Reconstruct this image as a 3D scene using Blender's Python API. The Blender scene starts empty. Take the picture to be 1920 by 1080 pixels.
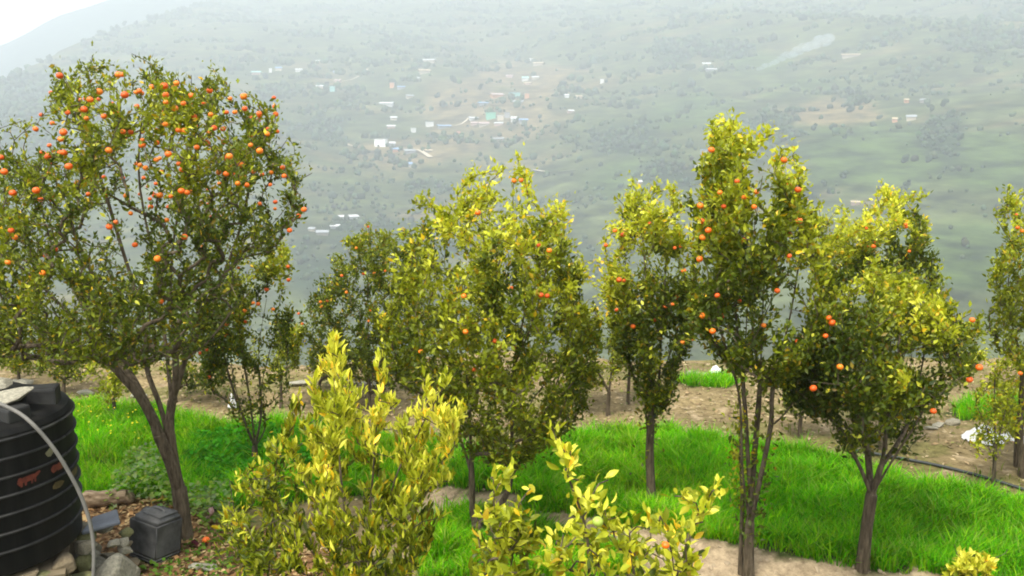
import bpy, bmesh, math, random
import numpy as np
from mathutils import Vector, Matrix, Euler

# ------------------------------------------------------------------ camera, world, sun, exposure
sc = bpy.context.scene
C = sc.collection
R = math.radians
CAM_Z, PITCH, FPX = 2.9, R(10.0), 1663.0
cam_d = bpy.data.cameras.new('camera'); cam = bpy.data.objects.new('camera', cam_d); C.objects.link(cam)
cam.location = (0, 0, CAM_Z); cam.rotation_euler = (R(90) - PITCH, 0, 0)
cam_d.sensor_width = 36; cam_d.lens = FPX / 1920 * 36; cam_d.clip_start = 0.1; cam_d.clip_end = 9000
sc.camera = cam
SUN_EL, SUN_AZ = R(62), R(-150)       # azimuth measured from +Y towards +X: the sun stands behind the camera to the left
w = bpy.data.worlds.new('World'); sc.world = w; w.use_nodes = True
nt = w.node_tree; nt.nodes.clear()
sky = nt.nodes.new('ShaderNodeTexSky'); sky.sky_type = 'NISHITA'; sky.sun_disc = False
sky.sun_elevation = SUN_EL; sky.sun_rotation = SUN_AZ
sky.air_density = 1.0; sky.dust_density = 6.0; sky.ozone_density = 1.0; sky.altitude = 1200
hs = nt.nodes.new('ShaderNodeHueSaturation'); hs.inputs['Saturation'].default_value = 0.22
bg = nt.nodes.new('ShaderNodeBackground'); bg.inputs['Strength'].default_value = 0.15
wo = nt.nodes.new('ShaderNodeOutputWorld')
nt.links.new(sky.outputs[0], hs.inputs['Color']); nt.links.new(hs.outputs[0], bg.inputs['Color'])
nt.links.new(bg.outputs[0], wo.inputs['Surface'])
sd = bpy.data.lights.new('sun', 'SUN'); sd.energy = 1.5; sd.angle = R(10); sd.color = (1, .945, .82)
sun = bpy.data.objects.new('sun', sd); C.objects.link(sun)
sdir = Vector((math.sin(SUN_AZ) * math.cos(SUN_EL), math.cos(SUN_AZ) * math.cos(SUN_EL), math.sin(SUN_EL)))
sun.rotation_euler = sdir.to_track_quat('Z', 'Y').to_euler()
sc.view_settings.view_transform = 'Standard'; sc.view_settings.look = 'None'
sc.view_settings.exposure = 1.6; sc.view_settings.gamma = 1.0; sc.view_settings.use_curve_mapping = False
HAZE_DENSITY = 0.00075
cy = sc.cycles
cy.max_bounces = 6; cy.diffuse_bounces = 3; cy.glossy_bounces = 2; cy.transmission_bounces = 4
cy.volume_bounces = 1; cy.transparent_max_bounces = 8; cy.filter_width = 1.9; cy.use_denoising = True

rng = np.random.default_rng(7)
random.seed(7)

# ------------------------------------------------------------------ helpers
def ray(px, py):
    xc = (px - 960) / FPX; yc = (540 - py) / FPX
    return np.array([xc, math.cos(PITCH) + yc * math.sin(PITCH), -math.sin(PITCH) + yc * math.cos(PITCH)])
def P(px, py, Y):                      # point of the sight line through a pixel at depth Y
    d = ray(px, py); t = Y / d[1]
    return np.array([0, 0, CAM_Z]) + d * t
def to_px(V):                          # world -> pixel, used to lay woods and fields out on the mountain
    V = np.asarray(V, float); d = V - np.array([0, 0, CAM_Z])
    f = d[:, 1] * math.cos(PITCH) - d[:, 2] * math.sin(PITCH); u = d[:, 1] * math.sin(PITCH) + d[:, 2] * math.cos(PITCH)
    return 960 + FPX * d[:, 0] / f, 540 - FPX * u / f
def vnoise(x, y, seed=0):
    x = np.asarray(x, float); y = np.asarray(y, float)
    ix = np.floor(x).astype(np.int64); iy = np.floor(y).astype(np.int64)
    fx = x - ix; fy = y - iy; fx = fx * fx * (3 - 2 * fx); fy = fy * fy * (3 - 2 * fy)
    def h(a, b):
        n = (a * 374761393 + b * 668265263 + seed * 974634777) & 0xffffffff
        n = ((n ^ (n >> 13)) * 1274126177) & 0xffffffff
        return ((n ^ (n >> 16)) & 0xffff) / 65535.0
    return (h(ix, iy) * (1 - fx) + h(ix + 1, iy) * fx) * (1 - fy) + (h(ix, iy + 1) * (1 - fx) + h(ix + 1, iy + 1) * fx) * fy
def fbm(x, y, seed=0, o=4):
    s = 0; a = .5
    for k in range(o):
        s = s + a * vnoise(x * 2 ** k, y * 2 ** k, seed + k); a *= .5
    return s
def sstep(a, b, x):
    t = np.clip((x - a) / (b - a), 0, 1); return t * t * (3 - 2 * t)
def mesh_np(name, V, F, mats, col=None, smooth=False, mi=None):
    V = np.asarray(V, np.float32); F = np.asarray(F, np.int32)
    me = bpy.data.meshes.new(name)
    me.vertices.add(len(V)); me.vertices.foreach_set('co', V.ravel())
    k = F.shape[1]; me.loops.add(F.size); me.loops.foreach_set('vertex_index', F.ravel())
    me.polygons.add(len(F)); me.polygons.foreach_set('loop_start', np.arange(0, F.size, k, dtype=np.int32))
    me.polygons.foreach_set('loop_total', np.full(len(F), k, np.int32))
    if smooth: me.polygons.foreach_set('use_smooth', np.ones(len(F), bool))
    for m in (mats if isinstance(mats, (list, tuple)) else [mats]): me.materials.append(m)
    if mi is not None: me.polygons.foreach_set('material_index', np.asarray(mi, np.int32))
    if col is not None:
        a = me.attributes.new('Col', 'FLOAT_COLOR', 'POINT')
        c4 = np.ones((len(V), 4), np.float32); c4[:, :3] = col; a.data.foreach_set('color', c4.ravel())
    me.update(calc_edges=True); me.validate()
    return me
def link(name, me, parent=None, loc=None, rot=None, scale=None):
    o = bpy.data.objects.new(name, me); C.objects.link(o)
    if parent is not None: o.parent = parent
    if loc is not None: o.location = loc
    if rot is not None: o.rotation_euler = rot
    if scale is not None: o.scale = scale
    return o
def tag(o, label=None, cat=None, group=None, kind=None):
    if label: o['label'] = label
    if cat: o['category'] = cat
    if group: o['group'] = group
    if kind: o['kind'] = kind
    return o
def bm_mesh(name, bm, mat, smooth=False):
    me = bpy.data.meshes.new(name); bm.normal_update(); bm.to_mesh(me); bm.free()
    me.materials.append(mat)
    if smooth:
        for p in me.polygons: p.use_smooth = True
    return me
def box_bm(sx, sy, sz, bev=0.0, seg=2, z0=True):
    bm = bmesh.new(); bmesh.ops.create_cube(bm, size=1)
    for v in bm.verts:
        v.co = Vector((v.co.x * sx, v.co.y * sy, (v.co.z + (.5 if z0 else 0)) * sz))
    if bev: bmesh.ops.bevel(bm, geom=bm.edges[:], offset=bev, segments=seg, affect='EDGES', profile=.6)
    return bm
def tube_np(pts, rad, k=8):
    pts = np.asarray(pts, float); n = len(pts); rad = np.broadcast_to(np.asarray(rad, float), (n,))
    d = np.gradient(pts, axis=0); d /= np.linalg.norm(d, axis=1)[:, None] + 1e-9
    ref = np.array([.31, .9, .27]); u = np.cross(d, ref); u /= np.linalg.norm(u, axis=1)[:, None] + 1e-9; v = np.cross(d, u)
    a = np.arange(k) * 2 * np.pi / k
    V = (pts[:, None] + rad[:, None, None] * (np.cos(a)[None, :, None] * u[:, None] + np.sin(a)[None, :, None] * v[:, None])).reshape(-1, 3)
    F = []
    for i in range(n - 1):
        for j in range(k):
            F.append((i * k + j, i * k + (j + 1) % k, (i + 1) * k + (j + 1) % k, (i + 1) * k + j))
    V = np.vstack([V, pts[0], pts[-1]])
    for j in range(k):
        F.append((n * k, (j + 1) % k, j, j)); F.append((n * k + 1, (n - 1) * k + j, (n - 1) * k + (j + 1) % k, (n - 1) * k + (j + 1) % k))
    F = np.array(F); return V, F
def tube_mesh(name, pts, rad, mat, k=8):
    V, F = tube_np(pts, rad, k)
    me = bpy.data.meshes.new(name)
    me.from_pydata([tuple(v) for v in V], [], [tuple(dict.fromkeys(f)) for f in F.tolist()])
    for p in me.polygons: p.use_smooth = True
    me.materials.append(mat); return me
def spline(pts, n):
    pts = np.asarray(pts, float); m = len(pts); t = np.linspace(0, m - 1, n); out = []
    for s in t:
        i = min(int(s), m - 2); f = s - i
        p0 = pts[max(i - 1, 0)]; p1 = pts[i]; p2 = pts[i + 1]; p3 = pts[min(i + 2, m - 1)]
        out.append(.5 * ((2 * p1) + (-p0 + p2) * f + (2 * p0 - 5 * p1 + 4 * p2 - p3) * f * f + (-p0 + 3 * p1 - 3 * p2 + p3) * f ** 3))
    return np.array(out)

# ------------------------------------------------------------------ materials
def new_mat(name):
    m = bpy.data.materials.new(name); m.use_nodes = True
    n = m.node_tree.nodes; return m, n, m.node_tree.links, n['Principled BSDF']
def plain(name, col, rough=.7, spec=.3, noise=0.0, nscale=8.0, bump=0.0, col2=None, stretch=(1, 1, 1)):
    m, n, l, b = new_mat(name); b.inputs['Roughness'].default_value = rough; b.inputs['Specular IOR Level'].default_value = spec
    b.inputs['Base Color'].default_value = (*col, 1)
    if noise or col2 or bump:
        tc = n.new('ShaderNodeTexCoord'); mp = n.new('ShaderNodeMapping'); mp.inputs['Scale'].default_value = stretch
        l.new(tc.outputs['Object'], mp.inputs['Vector'])
        tx = n.new('ShaderNodeTexNoise'); tx.inputs['Scale'].default_value = nscale; tx.inputs['Detail'].default_value = 6
        tx.inputs['Roughness'].default_value = .65
        l.new(mp.outputs[0], tx.inputs['Vector'])
        rp = n.new('ShaderNodeValToRGB'); rp.color_ramp.elements[0].position = .32; rp.color_ramp.elements[1].position = .68
        c2 = col2 or tuple(c * (1 + noise) for c in col)
        rp.color_ramp.elements[0].color = (*[c * (1 - noise * .6) for c in col], 1); rp.color_ramp.elements[1].color = (*c2, 1)
        l.new(tx.outputs['Fac'], rp.inputs[0]); l.new(rp.outputs[0], b.inputs['Base Color'])
        if bump:
            bp = n.new('ShaderNodeBump'); bp.inputs['Strength'].default_value = bump; bp.inputs['Distance'].default_value = .02
            l.new(tx.outputs['Fac'], bp.inputs['Height']); l.new(bp.outputs[0], b.inputs['Normal'])
    return m
def leaf_mat(name, rough=.42, spec=.45, trans=.36, tint=(1.25, 1.2, .55)):
    m, n, l, b = new_mat(name); b.inputs['Roughness'].default_value = rough; b.inputs['Specular IOR Level'].default_value = spec
    at = n.new('ShaderNodeAttribute'); at.attribute_name = 'Col'
    l.new(at.outputs['Color'], b.inputs['Base Color'])
    mx = n.new('ShaderNodeMix'); mx.data_type = 'RGBA'; mx.blend_type = 'MULTIPLY'; mx.inputs[0].default_value = 1
    l.new(at.outputs['Color'], mx.inputs[6]); mx.inputs[7].default_value = (*tint, 1)
    tr = n.new('ShaderNodeBsdfTranslucent'); l.new(mx.outputs[2], tr.inputs['Color'])
    ms = n.new('ShaderNodeMixShader'); ms.inputs[0].default_value = trans
    l.new(b.outputs[0], ms.inputs[1]); l.new(tr.outputs[0], ms.inputs[2]); l.new(ms.outputs[0], n['Material Output'].inputs['Surface'])
    return m
M_LEAF = leaf_mat('citrus leaf', rough=.42, spec=.26, trans=.36)
M_GRASS = leaf_mat('green blades', rough=.7, spec=.1, trans=.5, tint=(1.2, 1.15, .3))
M_DRY = leaf_mat('dry leaf', rough=.8, spec=.15, trans=.15, tint=(1, 1, 1))
M_BARK = plain('bark', (.06, .045, .028), .9, .12, .6, 16, 1.0, (.17, .135, .09), (3, 3, .5))
M_TWIG = plain('twig bark', (.075, .06, .04), .9, .15, .5, 30, .3)
M_ORANGE = plain('orange peel', (.74, .135, .006), .38, .45, .12, 60, .12)
M_LIME = plain('unripe peel', (.27, .36, .05), .4, .45, .15, 40, .1)

# ------------------------------------------------------------------ terrain
SY = np.array([-400, 260, 380, 450, 620, 850, 1250, 1900, 2400]); SZ = np.array([-104, -104, -95, -82, -61, 3, 100, 284, 400])
def S(Y): return np.interp(Y, SY, SZ)
def S2(X, Y):                                     # the slope stands nearer on the right and a little nearer on the far left
    u = X / np.maximum(Y, 60); c = 1 + 1.0 * np.clip(u, 0, .7); return np.interp(Y * c, SY, SZ) / c
crest_px = [(-260, 270), (-100, 195), (0, 152), (60, 122), (110, 96), (180, 66), (250, 44), (330, 20), (400, -2), (520, -40), (700, -95)]
cX, cY = [], []
for px, py in crest_px:
    d = ray(px, py); ys = np.arange(500, 2300, 1.0); zs = CAM_Z + d[2] / d[1] * ys
    m_ = S2(d[0] / d[1] * ys, ys) >= zs; k = int(np.argmax(m_)) if m_.any() else len(ys) - 1
    cX.append(d[0] / d[1]); cY.append(ys[k])
o_ = np.argsort(cX); cX = np.array(cX)[o_]; cY = np.array(cY)[o_]
def mountain_z(X, Y):
    yc = np.interp(X / np.maximum(Y, 60), cX, cY)
    yc = np.minimum(yc, 2050)
    w_ = sstep(0, 160, yc - Y)
    fold = (fbm(X / 210 + Y / 330, Y / 420, 3) - .47) * 70 + (fbm(X / 45, Y / 60, 5, 3) - .45) * 9
    fold = fold * sstep(250, 800, Y) * .8
    up = S2(X, np.minimum(Y, yc)) + fold * w_
    terr = np.round(up / 4.0) * 4.0
    tm = sstep(.46, .56, fbm(X / 160 + 7, Y / 200, 11, 2)) * w_ * sstep(300, 330, Y) * (1 - sstep(1150, 1300, Y))
    up = up * (1 - .75 * tm) + terr * .75 * tm
    return up - np.maximum(Y - yc, 0) * .45
BUND = None
def near_z(X, Y):
    edge = 11.4 + (fbm(X / 3.0, 0 * X, 21, 3) - .5) * 1.4
    z = (fbm(X / 1.3, Y / 1.3, 31, 4) - .47) * .14 + (fbm(X / .22, Y / .22, 33, 3) - .45) * .035
    z = z + sstep(4.9, 2.1, Y) * 1.3 + np.maximum(-Y, 0) * .12
    z = z - sstep(8.4, 9.2, Y) * .06
    if BUND is not None:
        dd = np.full(np.shape(X), 9.0)
        for a, b in zip(BUND[:-1], BUND[1:]):
            ab = b - a; t = np.clip(((X - a[0]) * ab[0] + (Y - a[1]) * ab[1]) / (ab @ ab), 0, 1)
            dd = np.minimum(dd, np.hypot(X - a[0] - t * ab[0], Y - a[1] - t * ab[1]))
        z = z + .13 * np.exp(-(dd / .28) ** 2) * (.6 + .8 * fbm(X / .35, Y / .35, 41, 3))
    return z - np.maximum(Y - edge, 0) * .75
def ground_z(X, Y): return np.maximum(near_z(X, Y), S2(X, Y) - 4.0)
def G(px, py):                                   # where the sight line of a pixel meets the near ground
    d = ray(px, py); t = np.arange(1.0, 14, .01); Q = np.array([0, 0, CAM_Z]) + t[:, None] * d
    k = np.argmax(Q[:, 2] <= near_z(Q[:, 0], Q[:, 1])); k = k if k else len(t) - 1
    return Q[k]
BUND = np.array([G(*p)[:2] for p in [(820, 925), (900, 935), (1000, 962), (1110, 995), (1220, 1016), (1340, 1040), (1450, 1060), (1600, 1092), (1760, 1105)]])
def M(px, py):                                   # where it meets the mountain
    d = ray(px, py); t = np.arange(250, 2300, 1.0); Q = np.array([0, 0, CAM_Z]) + t[:, None] * d
    k = np.argmax(Q[:, 2] <= mountain_z(Q[:, 0], Q[:, 1])); return Q[k] if k else None
def inpoly(X, Y, poly):
    inside = np.zeros(np.shape(X), bool); n = len(poly)
    for i in range(n):
        x1, y1 = poly[i]; x2, y2 = poly[(i + 1) % n]
        c = ((y1 > Y) != (y2 > Y)) & (X < (x2 - x1) * (Y - y1) / (y2 - y1 + 1e-12) + x1); inside ^= c
    return inside
def gpoly(pts): return np.array([G(*p)[:2] for p in pts])
GR_R = gpoly([(980, 960), (985, 862), (1080, 822), (1180, 815), (1260, 816), (1370, 836), (1450, 851), (1540, 866), (1660, 896), (1780, 922), (1920, 953), (2050, 975), (2050, 1090), (1700, 1078), (1620, 1066), (1520, 1050), (1440, 1034), (1330, 1012), (1220, 996), (1130, 980), (1050, 964)])
GR_L = gpoly([(90, 960), (60, 815), (115, 768), (230, 760), (330, 778), (400, 800), (520, 800), (640, 802), (760, 830), (900, 850), (1000, 860), (985, 930), (900, 925), (820, 915), (640, 930), (520, 950), (440, 955), (380, 955), (330, 945), (260, 935), (170, 935)])
GR_F = gpoly([(780, 985), (840, 958), (900, 962), (980, 985), (1080, 1015), (1160, 1040), (1200, 1085), (1100, 1090), (780, 1090)])
GR_B = gpoly([(1780, 775), (1820, 752), (1920, 748), (2000, 760), (1960, 790), (1800, 790)])
GR_C = gpoly([(1265, 712), (1330, 706), (1400, 716), (1360, 728), (1285, 724)])
SAND = gpoly([(780, 960), (830, 905), (980, 935), (1050, 960), (1130, 978), (1220, 994), (1330, 1010), (1440, 1032), (1560, 1056), (1720, 1074), (1760, 1098), (1100, 1098), (1010, 1010), (900, 965)])
LITTER = gpoly([(100, 1098), (150, 930), (260, 930), (340, 960), (420, 985), (560, 1000), (700, 1098)])

xs = np.concatenate([-np.geomspace(900, 9.4, 26), np.arange(-9, 9.01, .07), np.geomspace(9.4, 900, 26)])
ys = np.concatenate([-np.geomspace(45, 2.3, 10), np.arange(-2, 13.01, .07), np.geomspace(13.4, 255, 34)])
GX, GY = np.meshgrid(xs, ys); gz = ground_z(GX, GY)
nx, ny = len(xs), len(ys); idx = np.arange(nx * ny).reshape(ny, nx)
F = np.stack([idx[:-1, :-1], idx[:-1, 1:], idx[1:, 1:], idx[1:, :-1]], -1).reshape(-1, 4)
jx = GX + (fbm(GX / .3, GY / .3, 51) - .47) * .25; jy = GY + (fbm(GX / .3, GY / .3, 57) - .47) * .25
gc = np.empty((ny, nx, 3)); gc[:] = (.21, .165, .085)                    # dry brown terrace soil
n1 = fbm(GX / .5, GY / .5, 61)[..., None]; n2 = fbm(GX / .12, GY / .12, 63, 3)[..., None]; n3 = fbm(GX / 1.1, GY / .35, 69)[..., None]
gc = gc * (.55 + .95 * n1)
gc = np.where(n2 > .66, np.array([.34, .27, .17]), gc); gc = np.where((n3 > .51), gc * .45 + .55 * np.array([.11, .12, .03]), gc)
inG = inpoly(jx, jy, GR_R) | inpoly(jx, jy, GR_L) | inpoly(jx, jy, GR_F) | inpoly(jx, jy, GR_B) | inpoly(jx, jy, GR_C)
gc = np.where(inpoly(jx, jy, LITTER)[..., None], np.array([.18, .105, .05]) * (.5 + n1), gc)
gc = np.where(inpoly(jx, jy, SAND)[..., None], np.array([.36, .285, .19]) * (.72 + .5 * n1), gc)
gc = np.where(inG[..., None], np.array([.05, .065, .02]) * (.5 + n1), gc)
far = (GY > 12.5) | (GY < -1.5) | (np.abs(GX) > 8.5)
gc = np.where(far[..., None], np.array([.10, .12, .045]) * (.6 + .8 * fbm(GX / 14, GY / 14, 67))[..., None], gc)
mg, n, l, b = new_mat('soil'); b.inputs['Roughness'].default_value = .95; b.inputs['Specular IOR Level'].default_value = .1
at = n.new('ShaderNodeAttribute'); at.attribute_name = 'Col'; tc = n.new('ShaderNodeTexCoord')
tx = n.new('ShaderNodeTexNoise'); tx.inputs['Scale'].default_value = 16; tx.inputs['Detail'].default_value = 8; tx.inputs['Roughness'].default_value = .75
l.new(tc.outputs['Object'], tx.inputs['Vector'])
rp = n.new('ShaderNodeValToRGB'); rp.color_ramp.elements[0].position = .33; rp.color_ramp.elements[1].position = .67
rp.color_ramp.elements[0].color = (.5, .47, .43, 1); rp.color_ramp.elements[1].color = (1.4, 1.38, 1.33, 1)
l.new(tx.outputs['Fac'], rp.inputs[0]); mx = n.new('ShaderNodeMix'); mx.data_type = 'RGBA'; mx.blend_type = 'MULTIPLY'; mx.inputs[0].default_value = 1
l.new(at.outputs['Color'], mx.inputs[6]); l.new(rp.outputs[0], mx.inputs[7]); l.new(mx.outputs[2], b.inputs['Base Color'])
bp = n.new('ShaderNodeBump'); bp.inputs['Strength'].default_value = .7; bp.inputs['Distance'].default_value = .03
l.new(tx.outputs['Fac'], bp.inputs['Height']); l.new(bp.outputs[0], b.inputs['Normal'])
o = link('ground', mesh_np('ground', np.stack([GX, GY, gz], -1).reshape(-1, 3), F, mg, gc.reshape(-1, 3), True)); tag(o, kind='structure')

# the mountain across the valley
mxs = np.arange(-1250, 1500, 7.0); mys = np.concatenate([np.arange(240, 1000, 4.0), np.arange(1000, 2200, 9.0)])
MX, MY = np.meshgrid(mxs, mys); mz = mountain_z(MX, MY)
V = np.stack([MX, MY, mz], -1).reshape(-1, 3); nx, ny = len(mxs), len(mys); idx = np.arange(nx * ny).reshape(ny, nx)
F = np.stack([idx[:-1, :-1], idx[:-1, 1:], idx[1:, 1:], idx[1:, :-1]], -1).reshape(-1, 4)
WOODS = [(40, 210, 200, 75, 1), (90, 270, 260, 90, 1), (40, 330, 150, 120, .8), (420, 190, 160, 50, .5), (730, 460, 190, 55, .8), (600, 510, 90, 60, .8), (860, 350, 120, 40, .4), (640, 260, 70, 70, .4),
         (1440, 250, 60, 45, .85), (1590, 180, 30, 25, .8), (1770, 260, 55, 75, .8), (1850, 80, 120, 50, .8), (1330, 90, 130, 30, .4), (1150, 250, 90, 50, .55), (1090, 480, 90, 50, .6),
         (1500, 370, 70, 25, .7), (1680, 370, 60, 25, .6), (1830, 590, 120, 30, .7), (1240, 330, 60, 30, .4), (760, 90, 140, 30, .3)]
FIELDS = [(1640, 290, 150, 60, 1), (1830, 490, 150, 70, 1), (1300, 210, 140, 40, .6), (1860, 300, 120, 60, .8), (1520, 160, 140, 30, .7), (1180, 340, 120, 50, .6), (1450, 130, 100, 50, .5)]
BROWNS = [(900, 220, 200, 90, .75), (740, 290, 120, 40, .8), (1000, 150, 170, 50, .7), (600, 140, 160, 50, .4), (1560, 210, 90, 40, .9), (1500, 310, 60, 20, .9), (820, 400, 140, 40, .7), (1640, 380, 90, 15, .7), (650, 420, 60, 30, .6), (1300, 40, 200, 20, .3)]
def splat(px, py, L):
    s = np.zeros_like(px)
    for cx, cy_, sx, sy, a in L: s = np.maximum(s, a * np.exp(-((px - cx) / sx) ** 2 - ((py - cy_) / sy) ** 2))
    return s
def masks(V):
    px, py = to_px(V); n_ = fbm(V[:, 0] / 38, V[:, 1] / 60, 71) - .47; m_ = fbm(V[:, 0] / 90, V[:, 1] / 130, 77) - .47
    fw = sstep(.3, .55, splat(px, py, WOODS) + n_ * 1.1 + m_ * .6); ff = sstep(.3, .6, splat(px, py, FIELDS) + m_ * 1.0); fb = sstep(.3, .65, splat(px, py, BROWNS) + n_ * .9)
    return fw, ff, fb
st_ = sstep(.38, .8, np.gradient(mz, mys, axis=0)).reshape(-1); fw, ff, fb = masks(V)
mc = np.empty((len(V), 3)); mc[:] = (.052, .066, .027)
mc = mc * (.35 + 1.35 * fbm(V[:, 0] / 26, V[:, 1] / 14, 79))[:, None]
bs_ = .6 * sstep(.54, .68, fbm(V[:, 0] / 75, V[:, 1] / 24, 89))[:, None]; mc = mc * (1 - .7 * bs_) + .7 * bs_ * np.array([.13, .10, .055])
mc = mc * (1 - fb[:, None]) + fb[:, None] * np.array([.125, .10, .054]); mc = mc * (1 - .8 * ff[:, None]) + .8 * ff[:, None] * np.array([.042, .072, .02])
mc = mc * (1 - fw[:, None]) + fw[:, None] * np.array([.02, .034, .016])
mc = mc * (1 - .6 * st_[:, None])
mm, n, l, b = new_mat('mountain'); b.inputs['Roughness'].default_value = 1; b.inputs['Specular IOR Level'].default_value = .05
at = n.new('ShaderNodeAttribute'); at.attribute_name = 'Col'; ge = n.new('ShaderNodeNewGeometry')
mp = n.new('ShaderNodeMapping'); mp.inputs['Scale'].default_value = (.045, .03, .22); l.new(ge.outputs['Position'], mp.inputs['Vector'])
tx = n.new('ShaderNodeTexNoise'); tx.inputs['Scale'].default_value = 1; tx.inputs['Detail'].default_value = 8; tx.inputs['Roughness'].default_value = .7
l.new(mp.outputs[0], tx.inputs['Vector'])
rp = n.new('ShaderNodeValToRGB'); e = rp.color_ramp.elements; e[0].position = .36; e[1].position = .64
e[0].color = (.3, .34, .32, 1); e[1].color = (1.75, 1.65, 1.45, 1); l.new(tx.outputs['Fac'], rp.inputs[0])
mx = n.new('ShaderNodeMix'); mx.data_type = 'RGBA'; mx.blend_type = 'MULTIPLY'; mx.inputs[0].default_value = 1
l.new(at.outputs['Color'], mx.inputs[6]); l.new(rp.outputs[0], mx.inputs[7]); l.new(mx.outputs[2], b.inputs['Base Color'])
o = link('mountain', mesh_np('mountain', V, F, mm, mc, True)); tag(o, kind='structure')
# the farther ridge, upper left
rx = np.linspace(-1900, -150, 90); ry = np.linspace(1750, 2500, 40); RX, RY = np.meshgrid(rx, ry)
tp = np.array([P(-300, 165, 2150), P(-120, 125, 2150), P(0, 80, 2150), (P(60, 55, 2150)), P(110, 28, 2150), P(190, -2, 2150), P(330, -35, 2150), P(700, -60, 2150)])
crest = np.interp(RX, tp[:, 0], tp[:, 2]) + (fbm(RX / 120, RX * 0, 91) - .47) * 14
rz = crest - np.abs(RY - 2150) * .55 - (fbm(RX / 110, RY / 110, 93) - .47) * 40 * sstep(0, 200, np.abs(RY - 2150))
idx = np.arange(90 * 40).reshape(40, 90); F = np.stack([idx[:-1, :-1], idx[:-1, 1:], idx[1:, 1:], idx[1:, :-1]], -1).reshape(-1, 4)
V2 = np.stack([RX, RY, np.maximum(rz, -190)], -1).reshape(-1, 3)
o = link('far_ridge', mesh_np('far_ridge', V2, F, mm, np.tile((.03, .045, .03), (len(V2), 1)), True)); tag(o, kind='structure')

# woods on the mountain: one mass nobody could count
bm = bmesh.new(); bmesh.ops.create_icosphere(bm, subdivisions=1, radius=1)
ico_v = np.array([v.co[:] for v in bm.verts]); ico_f = np.array([[v.index for v in f.verts] for f in bm.faces]); bm.free()
pts = np.stack([rng.uniform(-900, 1000, 190000), rng.uniform(260, 1900, 190000)], -1)
pts = np.column_stack([pts, mountain_z(pts[:, 0], pts[:, 1])]); ppx, ppy = to_px(pts)
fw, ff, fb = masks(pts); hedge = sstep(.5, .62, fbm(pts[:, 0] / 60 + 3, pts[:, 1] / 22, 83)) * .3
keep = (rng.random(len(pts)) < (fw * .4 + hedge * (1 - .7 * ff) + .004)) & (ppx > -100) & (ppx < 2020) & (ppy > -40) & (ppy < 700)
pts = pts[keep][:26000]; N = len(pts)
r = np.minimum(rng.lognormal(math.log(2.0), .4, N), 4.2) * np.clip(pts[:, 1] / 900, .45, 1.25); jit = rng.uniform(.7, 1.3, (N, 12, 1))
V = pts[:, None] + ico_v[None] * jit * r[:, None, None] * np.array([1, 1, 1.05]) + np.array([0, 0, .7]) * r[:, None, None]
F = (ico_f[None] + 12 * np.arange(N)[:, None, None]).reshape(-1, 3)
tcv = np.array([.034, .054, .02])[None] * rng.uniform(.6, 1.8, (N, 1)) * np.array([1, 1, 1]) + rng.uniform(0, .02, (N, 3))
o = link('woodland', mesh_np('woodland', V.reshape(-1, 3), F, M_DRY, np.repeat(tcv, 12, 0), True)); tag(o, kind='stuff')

# single trees one can pick out on the mountain
bm = bmesh.new(); bmesh.ops.create_icosphere(bm, subdivisions=2, radius=1)
hv = np.array([v.co[:] for v in bm.verts]); hf = np.array([[v.index for v in f.verts] for f in bm.faces]); bm.free()
def crown_variant(seed):
    g = np.random.default_rng(seed); V = []; F = []
    for k in range(5):
        c = np.array([g.uniform(-.45, .45), g.uniform(-.45, .45), g.uniform(.55, 1.5)]); s = g.uniform(.4, .65)
        V.append(c + hv * s * g.uniform(.75, 1.25, (len(hv), 1))); F.append(hf + k * len(hv))
    V = np.vstack(V); return mesh_np('crown', V, np.vstack(F), M_DRY, np.tile(np.array([.035, .058, .026]) * g.uniform(.7, 1.3), (len(V), 1)), True)
crowns = [crown_variant(s) for s in range(4)]
trunk_far = tube_mesh('trunk', [(0, 0, -.15), (.02, 0, .4), (0, .02, .9)], [.09, .07, .05], M_BARK, 6)
SKY_L = 'small dark tree standing on the skyline of the hazy mountain ridge'
CL_L = 'dark tree in the clump beside the terraced fields on the right of the mountain'
KN_L = 'dark tree in the grove on the knoll of the hazy mountainside'
LO_L = 'lone dark tree dotted over the grassy mountainside'
far_trees = [(212, 50, 9), (222, 47, 11), (233, 46, 9), (282, 38, 12), (290, 36, 9), (332, 22, 10), (344, 19, 9), (366, 11, 9), (196, 57, 8), (255, 44, 7)]
specs = [(x, y, s, SKY_L, 'trees on the ridge skyline') for x, y, s in far_trees]
specs += [(1745, 205, 14, CL_L, 0), (1770, 195, 13, CL_L, 0), (1782, 215, 12, CL_L, 0), (1758, 232, 14, CL_L, 0), (1790, 238, 13, CL_L, 0), (1800, 258, 12, CL_L, 0), (1765, 262, 13, CL_L, 0), (1738, 255, 12, CL_L, 0), (1750, 285, 14, CL_L, 0), (1740, 300, 12, CL_L, 0), (1778, 285, 13, CL_L, 0)]
specs += [(1592, 172, 14, KN_L, 1), (1612, 175, 16, KN_L, 1), (1610, 192, 16, KN_L, 1), (1625, 190, 12, KN_L, 1), (1595, 205, 13, KN_L, 1), (1430, 225, 14, 'dark tree in the grove just over the crown of the tallest orange tree', 2), (1450, 238, 16, 'dark tree in the grove just over the crown of the tallest orange tree', 2), (1470, 250, 15, 'dark tree in the grove just over the crown of the tallest orange tree', 2), (1485, 270, 14, 'dark tree in the grove just over the crown of the tallest orange tree', 2)]
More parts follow.
